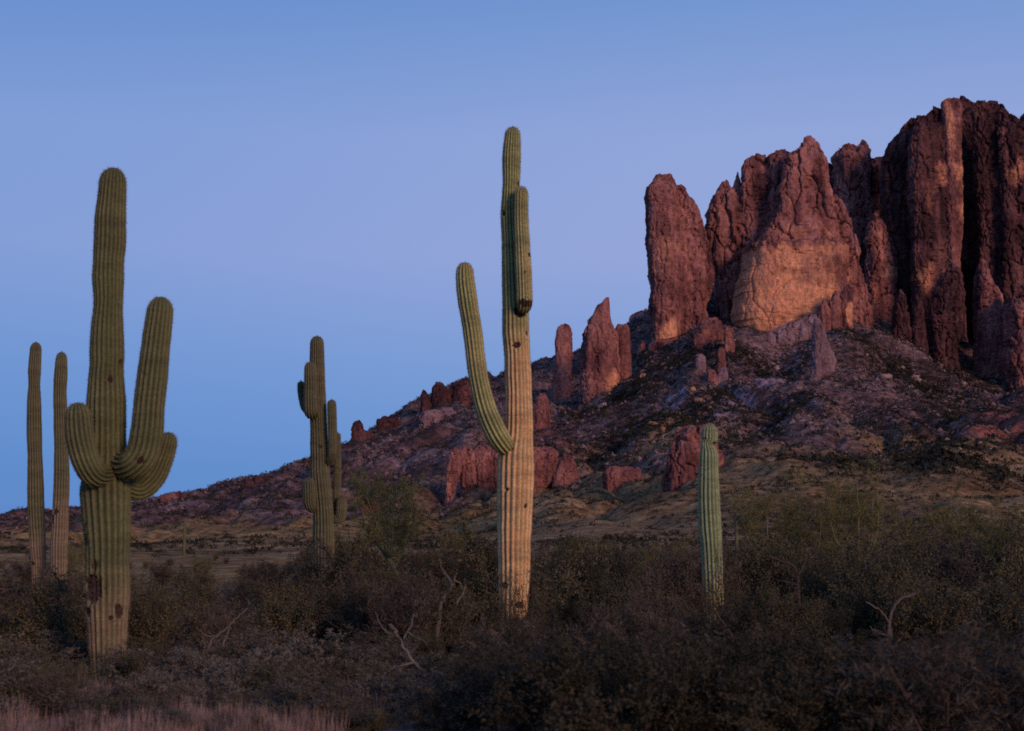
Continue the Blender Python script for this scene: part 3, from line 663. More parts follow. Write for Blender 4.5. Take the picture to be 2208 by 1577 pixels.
# ------------------------------------------------------------------ hillside scrub (past counting)
def leaf_tris(C, size, g, flat=1.0):
    n = len(C)
    d = g.normal(size=(n, 3, 3)); d[..., 2] *= flat
    d /= np.linalg.norm(d, axis=2)[..., None]
    return (C[:, None] + d * size[:, None, None]).reshape(-1, 3)
def scrub(N, ymin, ymax, seed, k, smin, smax, thr=0.0, amax=0.44):
    x, y, g = scatter_poly(N, ymin, ymax, -amax, amax, seed)
    dn = fbm(np.stack([x, y, 0 * x], -1) / 38 + seed, 3)
    slope_dark = 0.75 * sstep(520, 720, y) * sstep(20, 120, x) + 0.2 * sstep(500, 700, y)
    keep = dn + slope_dark - 0.28 * (1 - sstep(-40, 30, x)) * (y < 450) > g.uniform(-0.5, 0.55, len(x)) + thr
    x, y = x[keep], y[keep]; z = terrain_z(x, y); n = len(x)
    s = smin + (smax - smin) * g.random(n) ** 2
    off = g.normal(size=(n, k, 3)); off /= np.linalg.norm(off, axis=2)[..., None]
    off *= g.uniform(0.3, 1.0, (n, k, 1)) ** 0.5
    off[..., 2] = np.abs(off[..., 2]) * 0.9
    C = np.stack([x, y, z], -1)[:, None] + off * s[:, None, None]
    sz = np.repeat(s * (0.42 if k < 20 else 0.24), k)
    return leaf_tris(C.reshape(-1, 3), sz, g)
VV = np.concatenate([scrub(78000, 420, 1150, 61, 8, 0.7, 2.1, -0.1), scrub(46000, 140, 450, 62, 13, 0.26, 0.9, 0.12), scrub(3000, 48, 150, 63, 44, 0.2, 0.55, 0.1)])
def scrub_along(pts, spread, n, seed):
    """denser brush filling a gully"""
    g = np.random.default_rng(seed); H = hit([p[0] for p in pts], [p[1] for p in pts]); H = H[~np.isnan(H[:, 0])]
    t = g.uniform(0, len(H) - 1, n); i = np.clip(t.astype(int), 0, len(H) - 2)
    c = H[i] + (H[i + 1] - H[i]) * (t - i)[:, None]
    x = c[:, 0] + g.normal(size=n) * spread; y = c[:, 1] + g.normal(size=n) * spread * 1.3
    z = terrain_z(x, y); k = 10; s_ = g.uniform(0.9, 2.3, n)
    off = rdir0(n * k, g).reshape(n, k, 3) * g.uniform(0.3, 1.0, (n, k, 1)); off[..., 2] = np.abs(off[..., 2])
    return leaf_tris((np.stack([x, y, z], -1)[:, None] + off * s_[:, None, None]).reshape(-1, 3), np.repeat(s_ * 0.42, k), g)
def rdir0(n, g):
    d = g.normal(size=(n, 3)); return d / np.linalg.norm(d, axis=1)[:, None]
VV = np.concatenate([VV] + [scrub_along(p, w_, n_, 900 + i) for i, (p, w_, n_) in enumerate([
    ([(1385, 760), (1450, 790), (1520, 765), (1600, 775), (1720, 800)], 11, 1800), ([(1530, 700), (1545, 650), (1550, 620)], 9, 500),
    ([(2060, 780), (2100, 830), (2085, 890), (2030, 930)], 16, 2200), ([(1880, 770), (1950, 800), (2030, 860)], 13, 1500),
    ([(1240, 905), (1330, 868), (1390, 850)], 9, 900), ([(1400, 900), (1330, 945), (1260, 1000)], 9, 1000), ([(2000, 930), (2045, 975), (2065, 1010)], 9, 900),
    ([(1760, 985), (1790, 1020)], 7, 350), ([(1590, 840), (1500, 890), (1440, 940)], 8, 800), ([(1740, 850), (1640, 900), (1580, 960)], 8, 800)])])
sc = link('hillside_scrub', make_mesh('hillside_scrub', VV, np.arange(len(VV)).reshape(-1, 3), M_SCRUB, False))
tag(sc, 'countless dark desert bushes dotting the far slopes', 'scrub', None, 'stuff')
print('scrub tris', len(VV) // 3, time.time() - T0)

# ------------------------------------------------------------------ saguaros
crng = np.random.default_rng(99)
def resample(pts, n):
    pts = np.asarray(pts, float)
    # Catmull-Rom through the control points
    P = np.vstack([2 * pts[0] - pts[1], pts, 2 * pts[-1] - pts[-2]])
    out = []
    for i in range(1, len(P) - 2):
        t = np.linspace(0, 1, 24, endpoint=False)[:, None]
        p0, p1, p2, p3 = P[i - 1], P[i], P[i + 1], P[i + 2]
        out.append(0.5 * ((2 * p1) + (-p0 + p2) * t + (2 * p0 - 5 * p1 + 4 * p2 - p3) * t ** 2 + (-p0 + 3 * p1 - 3 * p2 + p3) * t ** 3))
    out.append(pts[-1:]); Q = np.concatenate(out)
    s = np.concatenate([[0], np.cumsum(np.linalg.norm(np.diff(Q[:, :3], axis=0), axis=1))])
    ss = np.linspace(0, s[-1], n)
    return np.stack([np.interp(ss, s, Q[:, q]) for q in range(Q.shape[1])], -1), ss
def stem(ctrl, ribs, seed, mat, name, parent, org, px_m, age_fn, scars=(), base_round=False, spine_len=0.026, spines=True, spmat=None, seg=5):
    """ribbed stem through control points (x, y, z, radius); the last ones close the dome"""
    ctrl = np.asarray(ctrl, float)
    L = np.linalg.norm(np.diff(ctrl[:, :3], axis=0), axis=1).sum()
    n = int(np.clip(L / (px_m * 1.1), 30, 520))
    Q, ss = resample(ctrl, n)
    c = Q[:, :3]; r = np.maximum(Q[:, 3], 0.004)
    # domed tip
    rt = np.interp(ss[-1] - r[max(0, n - 1)] * 1.0, ss, r)
    rt = max(rt, ctrl[-1, 3]); dt = ss[-1] - ss
    R_t = rt * 1.15
    dome = np.where(dt < R_t, np.sqrt(np.clip(1 - (1 - dt / R_t) ** 2, 0.0004, 1)), 1.0)
    r = r * dome
    if base_round:
        R_b = ctrl[0, 3] * 0.9
        r = r * np.where(ss < R_b, np.sqrt(np.clip(1 - (1 - ss / R_b) ** 2, 0.06, 1)), 1.0)
    # seasonal constrictions
    zz = np.stack([ss * 1.9, np.full(n, seed * 7.7), np.full(n, 0.5)], -1)
    r = r * (1 + 0.06 * fbm(zz, 3))
    d = np.gradient(c, axis=0); d /= np.linalg.norm(d, axis=1)[:, None]
    a = np.zeros_like(c); ref = np.array([1.0, 0.05, 0.0])
    for i in range(n):
        ref = ref - d[i] * (ref @ d[i]); ref /= np.linalg.norm(ref); a[i] = ref
    b = np.cross(d, a)
    m = ribs * seg
    t = np.arange(m) / m * 2 * np.pi
    ph = t * ribs
    prof = np.abs(np.cos(ph / 2)) ** 0.9          # 1 on crest, sharp valley
    wob = 0.25 * np.sin(ss[:, None] * 0.7 + seed) / ribs
    depth = 0.21 * np.clip(18.0 / ribs, 0.7, 1.2)
    rr = r[:, None] * (1 - depth + depth * prof[None])
    lump = fbm(np.stack([np.cos(t)[None] * 1.5 + 0 * ss[:, None], np.sin(t)[None] * 1.5 + 0 * ss[:, None], ss[:, None] * 2.5 + seed * 3 + 0 * t[None]], -1), 3)
    rr = rr * (1 + 0.03 * lump)
    tt = t[None] + wob
    off = rr[..., None] * (np.cos(tt)[..., None] * a[:, None] + np.sin(tt)[..., None] * b[:, None])
    P = c[:, None] + off
    scar = np.zeros((n, m)); age = np.broadcast_to(age_fn(c[:, 2])[:, None], (n, m))
    for (sx_, sz_, rx_, rz_, dep_) in scars:       # x, z in world, half extents, depth
        q = ((P[..., 0] - sx_) / rx_) ** 2 + ((P[..., 2] - sz_) / rz_) ** 2
        nzv = 1.5 * fbm(P * np.array([13.0, 13.0, 7.0]) + seed, 3)
        mk = (1 - sstep(0.3, 1.1, q + nzv)) * (off[..., 1] < 0)
        scar = np.maximum(scar, mk); P = P - off / (rr[..., None] + 1e-6) * (mk * dep_)[..., None]
    V = P.reshape(-1, 3) - org
    me = make_mesh(name, V, grid_faces(n, m, True), mat, True, {'rib': np.broadcast_to(prof[None], (n, m)).ravel(), 'age': age.ravel(), 'scar': scar.ravel()})
    ob = link(name, me, parent)
    if spines:
        g = np.random.default_rng(seed + 500)
        step = max(px_m * 0.9, 0.018); ns = int(ss[-1] / step)
        si = np.linspace(0.01, ss[-1] - 0.14 * R_t, ns)
        idx = np.clip(np.searchsorted(ss, si[:, None] + g.uniform(-0.5, 0.5, (ns, ribs)) * step), 0, n - 1)
        k_ = np.broadcast_to(np.arange(ribs) * seg, idx.shape)
        A = P[idx, k_].reshape(-1, 3); N = (off / (rr[..., None] + 1e-6))[idx, k_].reshape(-1, 3)
        idx = idx[:, 0]
        tipw = np.repeat(np.clip(1 - dt[idx] / 0.5, 0, 1), ribs)
        Dd = np.repeat(d[idx], ribs, axis=0)
        N = N + Dd * (tipw * 1.0)[:, None]
        kk = 4
        A = np.repeat(A, kk, 0); N = np.repeat(N, kk, 0)
        dirn = N + g.normal(size=A.shape) * 0.75; dirn /= np.linalg.norm(dirn, axis=1)[:, None]
        ln = spine_len * g.uniform(0.5, 1.3, len(A)) * (1 + 0.5 * np.repeat(tipw, kk))
        side = np.cross(dirn, g.normal(size=A.shape)); side /= np.linalg.norm(side, axis=1)[:, None]
        wd = max(0.0016, px_m * 0.10)
        V = np.stack([A - side * wd, A + side * wd, A + dirn * ln[:, None]], 1).reshape(-1, 3) - org
        so = link('spines', make_mesh('spines', V, np.arange(len(V)).reshape(-1, 3), spmat or M_SPINE, False), ob)
        so['kind'] = 'stuff'
    return ob
def trunk_ctrl(rows, Y, zb):
    """rows: (v, u_left, u_right) from tip down -> control points from base up"""
    rows = sorted(rows, reverse=True)
    out = []
    for v, l, r_ in rows:
        A = at(l, v, Y); B = at(r_, v, Y)
        out.append([(A[0] + B[0]) / 2, Y, A[2], (B[0] - A[0]) / 2])
    if out[0][2] > zb - 0.05:
        o = out[0]; out.insert(0, [o[0], Y, zb - 0.12, o[3] * 0.96])
    return out
def arm_ctrl(pts, Y):
    """pts: (u, v, dy, diameter px) from the joint to the tip"""
    return [[*(lambda q: (q[0], q[1], q[2]))(at(u, v, Y + dy)), w_ / 2 * Y / F_PX] for u, v, dy, w_ in pts]
def ground_depth(u, v):
    return float(hit(u, v, 5, 200)[0][1])
def saguaro(label, Y, rows, arms, ribs, seed, mat, cork, scars=(), group='saguaros', spmat=None, arm_ribs=None, spines=True, name='saguaro_cactus', arm_age=0.0, topages=None):
    rows_s = sorted(rows)
    u_b = (rows_s[-1][1] + rows_s[-1][2]) / 2
    xb = float(at(u_b, rows_s[-1][0], Y)[0]); zb = float(terrain_z(xb, Y))
    org = np.array([xb, Y, zb])
    root = thing(name, label, 'cactus', org, group)
    px_m = Y / F_PX * W_PX / 1024
    C = trunk_ctrl(rows, Y, zb); H = C[-1][2] - zb
    z_lo, z_hi = cork
    zl, zh = float(at(u_b, z_lo, Y)[2]), float(at(u_b, z_hi, Y)[2])
    age = lambda z: 1 - sstep(zl, zh, z)
    sc_w = [(float(at(u, v, Y)[0]), float(at(u, v, Y)[2]), ru * Y / F_PX, rv * Y / F_PX, dp) for u, v, ru, rv, dp in scars]
    stem(C, ribs, seed, mat, 'trunk', root, org, px_m, age, sc_w, spmat=spmat, spines=spines)
    for i, a in enumerate(arms):
        asc = []
        if isinstance(a, tuple): a, asc = a
        asc = [(float(at(u, v, Y)[0]), float(at(u, v, Y)[2]), ru * Y / F_PX, rv * Y / F_PX, dp) for u, v, ru, rv, dp in asc]
        stem(arm_ctrl(a, Y), arm_ribs or int(ribs * 0.8), seed * 10 + i, mat, 'arm', root, org, px_m, (lambda z: np.full_like(z, arm_age)) if arm_age is not None else age, asc, base_round=True, spmat=spmat, spines=spines)
    return root
Y_A = ground_depth(232, 1470)
print('left saguaro depth', Y_A)
saguaro('big olive saguaro with three upturned arms and dark trunk wounds', Y_A,
    [(362, 219, 270), (379, 217, 271), (428, 211, 271), (476, 205, 271), (525, 204, 270), (559, 202, 267), (594, 199, 267), (623, 201, 266), (647, 203, 265), (677, 201, 264), (706, 196, 266), (755, 194, 267), (784, 195, 266), (808, 192, 266), (848, 190, 268), (891, 188, 270), (940, 187, 271), (1013, 181, 276), (1057, 174, 282), (1110, 178, 281), (1165, 183, 280), (1220, 184, 279), (1275, 184, 280), (1330, 187, 276), (1385, 190, 273), (1421, 193, 269), (1462, 198, 265)],
    [[(238, 1022, -0.12, 40), (206, 1024, -0.42, 54), (187, 998, -0.52, 58), (174, 950, -0.52, 59), (169, 905, -0.5, 56), (167, 868, -0.5, 50)],
     ([(252, 995, 0, 50), (283, 1004, -0.28, 62), (307, 978, -0.32, 68), (317, 930, -0.32, 68), (322, 870, -0.3, 66), (330, 800, -0.3, 64), (339, 720, -0.3, 60), (345, 670, -0.3, 54), (346, 640, -0.3, 50)], [(322, 1000, 12, 9, 0.02)]),
     [(262, 1045, 0.1, 46), (298, 1054, 0.25, 56), (330, 1030, 0.3, 54), (350, 990, 0.3, 48), (361, 955, 0.3, 42), (364, 932, 0.3, 38)]],
    20, 3, M_CAC_OLIVE, (1420, 1090), [(208, 1270, 26, 34, 0.05), (215, 1222, 9, 16, 0.03), (264, 1316, 8, 16, 0.03), (250, 1332, 7, 6, 0.02), (247, 823, 6, 9, 0.02), (264, 783, 5, 7, 0.02), (190, 1165, 5, 40, 0.02), (196, 1318, 10, 12, 0.03)])
Y_C = ground_depth(1108, 1392)
print('centre', Y_C)
saguaro('tallest saguaro, tan and sunlit, one long arm and one arm hugging its trunk', Y_C,
    [(274, 1090, 1121), (286, 1089, 1122), (339, 1083, 1123), (383, 1084, 1121), (419, 1083, 1120), (463, 1080, 1122), (516, 1082, 1126), (561, 1082, 1130), (650, 1083, 1137), (672, 1083, 1140), (716, 1083, 1141), (761, 1087, 1143), (805, 1087, 1146), (850, 1089, 1147), (907, 1087, 1150), (942, 1085, 1150), (980, 1075, 1151), (1018, 1073, 1151), (1094, 1072, 1149), (1170, 1072, 1145), (1220, 1074, 1144), (1293, 1076, 1139), (1330, 1077, 1137), (1388, 1080, 1133)],
    [[(1098, 972, -0.12, 36), (1080, 950, -0.30, 48), (1064, 922, -0.36, 48), (1047, 880, -0.36, 45), (1034, 827, -0.36, 42), (1026, 775, -0.36, 41), (1019, 715, -0.36, 41), (1010, 660, -0.36, 42), (1003, 605, -0.36, 40), (1002, 566, -0.36, 36)],
     ([(1128, 668, -0.1, 20), (1131, 655, -0.36, 33), (1130, 610, -0.42, 34), (1127, 540, -0.4, 33), (1124, 472, -0.38, 31), (1124, 425, -0.37, 30), (1125, 402, -0.37, 26)], [(1132, 664, 22, 10, 0.0), (1141, 561, 4, 5, 0.0), (1131, 600, 3, 6, 0)])],
    18, 5, M_CAC_GREEN, (900, 560), [(1114, 748, 10, 7, 0.03), (1136, 722, 6, 9, 0.05), (1121, 676, 16, 13, 0.03), (1092, 1057, 5, 5, 0.04), (1096, 968, 15, 11, 0.03), (1135, 1093, 4, 6, 0.03), (1085, 463, 5, 6, 0.02), (1118, 400, 4, 10, 0.02), (1088, 1262, 10, 8, 0.03), (1120, 1305, 14, 8, 0.03)], arm_age=0.32)
Y_R = 27.5
saguaro('lone short pale green saguaro with a pinched neck below its crown', Y_R,
    [(913, 1518, 1541), (926, 1514, 1546), (938, 1512, 1548), (949, 1512, 1547), (957, 1511, 1538), (966, 1510, 1541), (978, 1508, 1548), (1000, 1507, 1549), (1031, 1506, 1550), (1079, 1505, 1552), (1127, 1506, 1555), (1189, 1512, 1557), (1278, 1516, 1560), (1322, 1518, 1560), (1395, 1520, 1558)],
    [], 15, 8, M_CAC_PALE, (1330, 1150), [(1543, 957, 9, 5, 0.02)], spmat=M_SPINEL)
Y_M = 36.0
saguaro('many-armed olive saguaro with stubby arms stacked close to trunk', Y_M,
    [(725, 670, 698), (741, 669, 698), (771, 668, 699), (828, 668, 701), (866, 668, 703), (904, 668, 705), (942, 669, 707), (980, 669, 709), (1018, 669, 711), (1056, 672, 714), (1094, 675, 718), (1132, 675, 721), (1170, 675, 721), (1300, 677, 719)],
    [[(676, 893, -0.1, 22), (671, 888, -0.42, 29), (670, 860, -0.46, 29), (670, 820, -0.46, 28), (669, 780, -0.46, 25)],
     [(672, 890, 0.05, 18), (660, 880, 0.0, 21), (653, 858, 0.0, 19), (650, 840, 0.0, 17), (649, 822, 0.0, 15)],
     [(705, 1000, -0.1, 12), (716, 985, -0.25, 17), (717, 950, -0.28, 19), (716, 900, -0.28, 20), (715, 862, -0.28, 18)],
     [(714, 1125, 0.1, 16), (724, 1110, 0.22, 19), (727, 1060, 0.25, 17), (728, 1000, 0.25, 15), (728, 933, 0.25, 13)],
     [(680, 1098, -0.1, 18), (669, 1090, -0.3, 26), (667, 1060, -0.34, 28), (666, 1030, -0.34, 24)],
     [(716, 1120, 0, 14), (733, 1118, 0.0, 22), (737, 1095, 0.0, 22), (737, 1068, 0, 18)]],
    18, 12, M_CAC_DULL, (1250, 1120), [(694, 965, 6, 4, 0.02)], arm_ribs=14)
Y_L = 44.0
saguaro('slim bare saguaro pole, taller of the pair beside big-armed saguaro', Y_L,
    [(738, 68, 86), (755, 65, 89), (799, 61, 88), (833, 62, 86), (867, 59, 88), (935, 58, 90), (984, 60, 91), (1033, 60, 93), (1091, 60, 95), (1146, 63, 97), (1183, 65, 98), (1220, 68, 99), (1300, 70, 99)], [], 15, 15, M_CAC_DULL, (1260, 1050), [(74, 1215, 5, 5, 0.02)])
saguaro('slim bare saguaro pole, shorter of the pair, with a dark hole', Y_L - 1.0,
    [(759, 124, 142), (774, 121, 144), (808, 117, 145), (843, 116, 143), (877, 116, 144), (940, 117, 146), (1013, 117, 149), (1055, 116, 149), (1091, 114, 148), (1146, 111, 147), (1183, 109, 146), (1220, 110, 145), (1300, 111, 144)], [], 15, 16, M_CAC_DULL, (1200, 960), [(125, 1105, 7, 7, 0.05), (118, 1120, 4, 12, 0.02)])
for (u, vt, vb, wpx, Y, lab) in [(395, 1195, 1247, 6, 130, 'thin distant saguaro rising above brush right of big-armed saguaro'),
                                 (1361, 1112, 1180, 5, 230, 'thin distant saguaro on the foothill right of tall saguaro'),
                                 (1440, 1158, 1240, 7, 110, 'distant saguaro among brush left of lone short saguaro'),
                                 (1590, 1172, 1240, 8, 95, 'distant pale saguaro half hidden in brush right of lone short saguaro'),
                                 (635, 992, 1012, 2.4, 905, 'tiny saguaro silhouetted on ridge beside many-armed saguaro')]:
    x_ = float(at(u, vb, Y)[0]); zt = float(at(u, vt, Y)[2]); zb = float(terrain_z(x_, Y)); w_ = wpx / 2 * Y / F_PX
    if zt - zb < 2.0: zt = zb + 3.5
    root = thing('saguaro_cactus', lab, 'cactus', (x_, Y, zb), 'distant saguaros')
    stem([[x_, Y, zb - 0.3, w_ * 0.9], [x_, Y, zb + (zt - zb) * 0.5, w_], [x_, Y, zt, w_ * 0.85]], 10, int(u), M_CAC_DULL, 'trunk', root, np.array([x_, Y, zb]), Y / F_PX * 2.2, lambda z: 0 * z, spines=False, seg=3)
print('cacti', time.time() - T0)

# ------------------------------------------------------------------ shrubs, trees
def curve_pts(p, d, L, g, n=6, bend=0.25, lift=0.0):
    pts = [np.array(p, float)]; d = np.array(d, float)
    for i in range(n):
        d = d + g.normal(size=3) * bend * 0.5 + np.array([0, 0, lift]); d /= np.linalg.norm(d)
        pts.append(pts[-1] + d * L / n)
    return np.array(pts)
def quads(C, D, ln, wd, g):
    """leaf-sized faces centred on C along D"""
    S = np.cross(D, g.normal(size=D.shape)); S /= np.linalg.norm(S, axis=1)[:, None] + 1e-9
    a = D * (ln / 2)[:, None]; b = S * (wd / 2)[:, None]
    V = np.stack([C - a, C + b, C + a, C - b], 1).reshape(-1, 3)
    return V, np.arange(len(V)).reshape(-1, 4)
def rdir(n, g):
    d = g.normal(size=(n, 3)); return d / np.linalg.norm(d, axis=1)[:, None]
def shrub_meshes(seed, leaf_mat, n_stem=16, twigs=9, leaves=42, leaf_len=0.035, leaf_w=0.02, spread=0.75, name='shrub', twig_len=0.26, low=0.25):
    """unit-height vase-shaped shrub; foliage gathers on twigs in uneven clumps"""
    g = np.random.default_rng(seed); T = Tubes(4); LC = []; LD = []
    for i in range(n_stem):
        az = g.uniform(0, 2 * np.pi); lean = g.uniform(0.1, spread)
        d = np.array([math.cos(az) * lean, math.sin(az) * lean, 1.0]); d /= np.linalg.norm(d)
        Ls = g.uniform(0.55, 0.98)
        pts = curve_pts((g.normal() * 0.05, g.normal() * 0.05, -0.03), d, Ls, g, 7, 0.28)
        T.add(pts, 0.013, 0.004)
        for j in range(twigs):
            f = g.uniform(low, 1.0); q = f * (len(pts) - 1); k = min(int(q), len(pts) - 2)
            p = pts[k] + (pts[k + 1] - pts[k]) * (q - k)
            dd = (pts[k + 1] - pts[k]); dd /= np.linalg.norm(dd)
            dd = dd + rdir(1, g)[0] * 0.9; dd /= np.linalg.norm(dd)
            tw = curve_pts(p, dd, twig_len * g.uniform(0.5, 1.2), g, 4, 0.35)
            T.add(tw, 0.004, 0.0015)
            m = int(leaves * g.uniform(0.4, 1.4))
            tt = g.uniform(0.15, 1.05, m) * 4; kk = np.clip(tt.astype(int), 0, 3)
            C = tw[kk] + (tw[kk + 1] - tw[kk]) * (tt - kk)[:, None] + g.normal(size=(m, 3)) * 0.028
            LC.append(C); LD.append(rdir(m, g) + (dd * 0.6)[None])
    C = np.concatenate(LC); D = np.concatenate(LD); D /= np.linalg.norm(D, axis=1)[:, None]
    keep = C[:, 2] > 0.02; C, D = C[keep], D[keep]
    zmax = np.percentile(C[:, 2], 98)
    V, F = quads(C, D, leaf_len * g.uniform(0.6, 1.4, len(C)), leaf_w * g.uniform(0.6, 1.3, len(C)), g)
    fol = make_mesh('foliage', V / zmax, F, leaf_mat, False)
    st_ = T.mesh('stems', M_STEM)
    st_.transform(__import__('mathutils').Matrix.Scale(1 / zmax, 4))
    return st_, fol
SH_DARK = [shrub_meshes(100 + i, M_LEAF, 20, 10, 44, 0.030, 0.017, 0.8 + 0.1 * i) for i in range(5)]
SH_GREY = [shrub_meshes(200 + i, M_LEAFG, 26, 9, 40, 0.055, 0.02, 1.5, twig_len=0.3, low=0.15) for i in range(4)]
SH_TWIG = [shrub_meshes(300 + i, M_LEAFB, 26, 9, 36, 0.085, 0.010, 1.1, twig_len=0.34, low=0.2) for i in range(3)]
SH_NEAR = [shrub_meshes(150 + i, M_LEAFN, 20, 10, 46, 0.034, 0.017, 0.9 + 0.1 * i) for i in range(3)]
SH_THIN = [shrub_meshes(350 + i, M_LEAF, 12, 7, 15, 0.034, 0.016, 0.6 + 0.1 * i) for i in range(3)]
print('shrub meshes', time.time() - T0)
srng = np.random.default_rng(404)
BUSHES = []
def place_shrub(x, y, h, kind, label, group, width=1.0, name=None, z=None):
    z = float(terrain_z(x, y)) if z is None else z
    src = {'dark': SH_DARK, 'grey': SH_GREY, 'twig': SH_TWIG, 'near': SH_NEAR, 'thin': SH_THIN}[kind]
    st_, fol = src[srng.integers(len(src))]
    root = thing(name or {'dark': 'creosote_bush', 'grey': 'bursage_shrub', 'twig': 'dry_bush', 'near': 'shade_dark_bush', 'thin': 'creosote_bush'}[kind], label, 'bush', (x, y, z), group, srng.uniform(0, 6.28))  # near bushes are the shade-darkened ones, not another species
    BUSHES.append((root, x, y, h, kind))
    s = h * width * srng.uniform(0.85, 1.2)
    root.scale = (s, s * srng.uniform(0.85, 1.15), h)
    link('stems', st_, root); link('foliage', fol, root)
    return root
def top_fn(kn):
    kx = [a for a, b in kn]; ky = [b for a, b in kn]
    return lambda u: np.interp(u, kx, ky)
BAND = [
 # ymin ymax  count  kind mix                     top of growth (photo row) along the picture            label, group, jitter
 (21.0, 26.0, 46, ('dark', 'dark', 'twig'), top_fn([(-150, 1290), (150, 1300), (330, 1285), (470, 1300), (620, 1275), (760, 1245), (840, 1262), (920, 1262), (1000, 1275), (1050, 1365), (1165, 1365), (1210, 1285), (1300, 1260), (1450, 1290), (1490, 1345), (1580, 1345), (1620, 1290), (1900, 1270), (2400, 1250)]),
  'dark olive bush in the tangled thicket around tall saguaro foot', 'bushes of the middle thicket', 28),
 (28.5, 45.0, 64, ('dark', 'dark', 'dark', 'twig'), top_fn([(-150, 1235), (60, 1245), (140, 1245), (300, 1250), (450, 1255), (600, 1235), (650, 1195), (760, 1170), (810, 1200), (860, 1235), (920, 1235), (970, 1190), (1010, 1172), (1100, 1195), (1200, 1185), (1400, 1195), (1500, 1190), (1650, 1175), (1800, 1190), (2000, 1165), (2400, 1150)]),
  'dark olive bush in the far thicket behind tall saguaro', 'bushes of the far thicket', 18),
 (52.0, 120.0, 80, ('dark', 'dark', 'twig'), top_fn([(-150, 1215), (300, 1222), (600, 1212), (800, 1185), (1100, 1185), (1500, 1185), (2000, 1170), (2400, 1165)]),
  'small dark bush on the flat before the foothills', 'bushes on the far flat', 9),
]
for y0, y1, cnt, kinds, tf, lab, grp, jit in BAND:
    for i in range(cnt):
        Y = math.sqrt(srng.uniform(y0 ** 2, y1 ** 2)); u = -140 + (2490) * ((i + srng.uniform(0.1, 0.9)) / cnt)
        v = float(tf(u)) + srng.normal() * jit * 0.6 + (jit * 0.2)
        x = float(at(u, v, Y)[0]); zt = float(at(u, v, Y)[2]); h = zt - float(terrain_z(x, Y))
        if y0 < 25 and abs(u - 232) < 120: h = min(h, 1.3)
        h = float(np.clip(h, 0.55, 3.0))
        kd = kinds[srng.integers(len(kinds))]
        place_shrub(x, Y, h, kd, lab if kd == 'dark' else lab.replace('dark olive bush', 'brown twiggy bush').replace('small dark bush', 'small brown twiggy bush'), grp, width=0.95)
for i in range(34):
    u = srng.uniform(2330, 2950) if i % 2 else srng.uniform(-750, -130); Y = srng.uniform(12.5, 60)
    x = float(at(u, 1300, Y)[0]); place_shrub(x, Y, srng.uniform(0.8, 1.9), ('dark', 'near', 'twig')[i % 3], 'bush', 'bushes', width=1.1)
# near thicket on the right
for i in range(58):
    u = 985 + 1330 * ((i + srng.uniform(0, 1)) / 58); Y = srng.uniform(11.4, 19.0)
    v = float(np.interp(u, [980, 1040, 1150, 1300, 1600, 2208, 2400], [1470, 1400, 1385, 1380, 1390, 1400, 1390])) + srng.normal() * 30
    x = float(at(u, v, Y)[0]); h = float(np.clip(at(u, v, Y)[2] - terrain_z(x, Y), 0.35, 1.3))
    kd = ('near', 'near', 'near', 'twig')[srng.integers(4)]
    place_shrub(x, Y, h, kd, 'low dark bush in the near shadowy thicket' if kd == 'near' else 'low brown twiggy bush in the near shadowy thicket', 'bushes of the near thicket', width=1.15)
# low grey shrubs and dry brush on the left foreground
for i in range(96):
    u = -120 + 1120 * ((i + srng.uniform(0, 1)) / 96); Y = srng.uniform(float(np.interp(u, [0, 250, 500, 640, 1000], [14.2, 13.8, 14.0, 13.0, 12.2])), 20.5)
    if abs(u - 232) < 60 and Y < 18.5:
        hh = srng.uniform(0.12, 0.2)
    else:
        hh = srng.uniform(0.25, 0.5)
    x = float(at(u, 1400, Y)[0])
    if math.hypot(x - float(at(232, 1460, Y_A)[0]), Y - Y_A) < 0.6: continue
    kd = ('grey', 'grey', 'twig', 'dark')[srng.integers(4)]
    place_shrub(x, Y, hh, kd, {'grey': 'low grey-green bursage in the open foreground near big-armed saguaro', 'twig': 'low brown dry bush in the open foreground near big-armed saguaro', 'dark': 'low dark bush in the open foreground near big-armed saguaro'}[kd], 'low shrubs of the open foreground', width=1.5)
for u, v, hh, lab in [(620, 1430, 0.62, 'pale-tipped grey bursage mound beneath many-armed saguaro'), (700, 1440, 0.6, 'rounded grey bursage left of the grey fallen branch'), (500, 1432, 0.45, 'grey bursage below the forked dead branch')]:
    Y = ground_depth(u, v + 45); x = float(at(u, v, Y)[0]); place_shrub(x, Y, hh, 'grey', lab, 'low shrubs of the open foreground', width=1.3)

for u, vt, Y in [(1088, 1225, Y_C - 1.5), (1140, 1205, Y_C - 1.1), (1115, 1262, Y_C - 2.2), (1065, 1240, Y_C - 1.2), (1170, 1235, Y_C - 1.8), (1503, 1215, Y_R - 1.3), (1560, 1175, Y_R - 1.0), (1535, 1245, Y_R - 2.0), (1585, 1200, Y_R - 1.5), (1480, 1230, Y_R - 1.2), (700, 1185, Y_M - 1.5), (655, 1200, Y_M - 1.2)]:
    vt += 22; x = float(at(u, vt, Y)[0]); place_shrub(x, Y, float(at(u, vt, Y)[2] - terrain_z(x, Y)), 'thin', 'thin bush', 'bushes', width=0.5)
for i in range(12):
    u = srng.uniform(200, 760); Y = srng.uniform(12.4, 13.9); place_shrub(float(at(u, 1400, Y)[0]), Y, srng.uniform(0.14, 0.3), ('grey', 'twig')[i % 2], 'low bush', 'bushes', width=1.6)

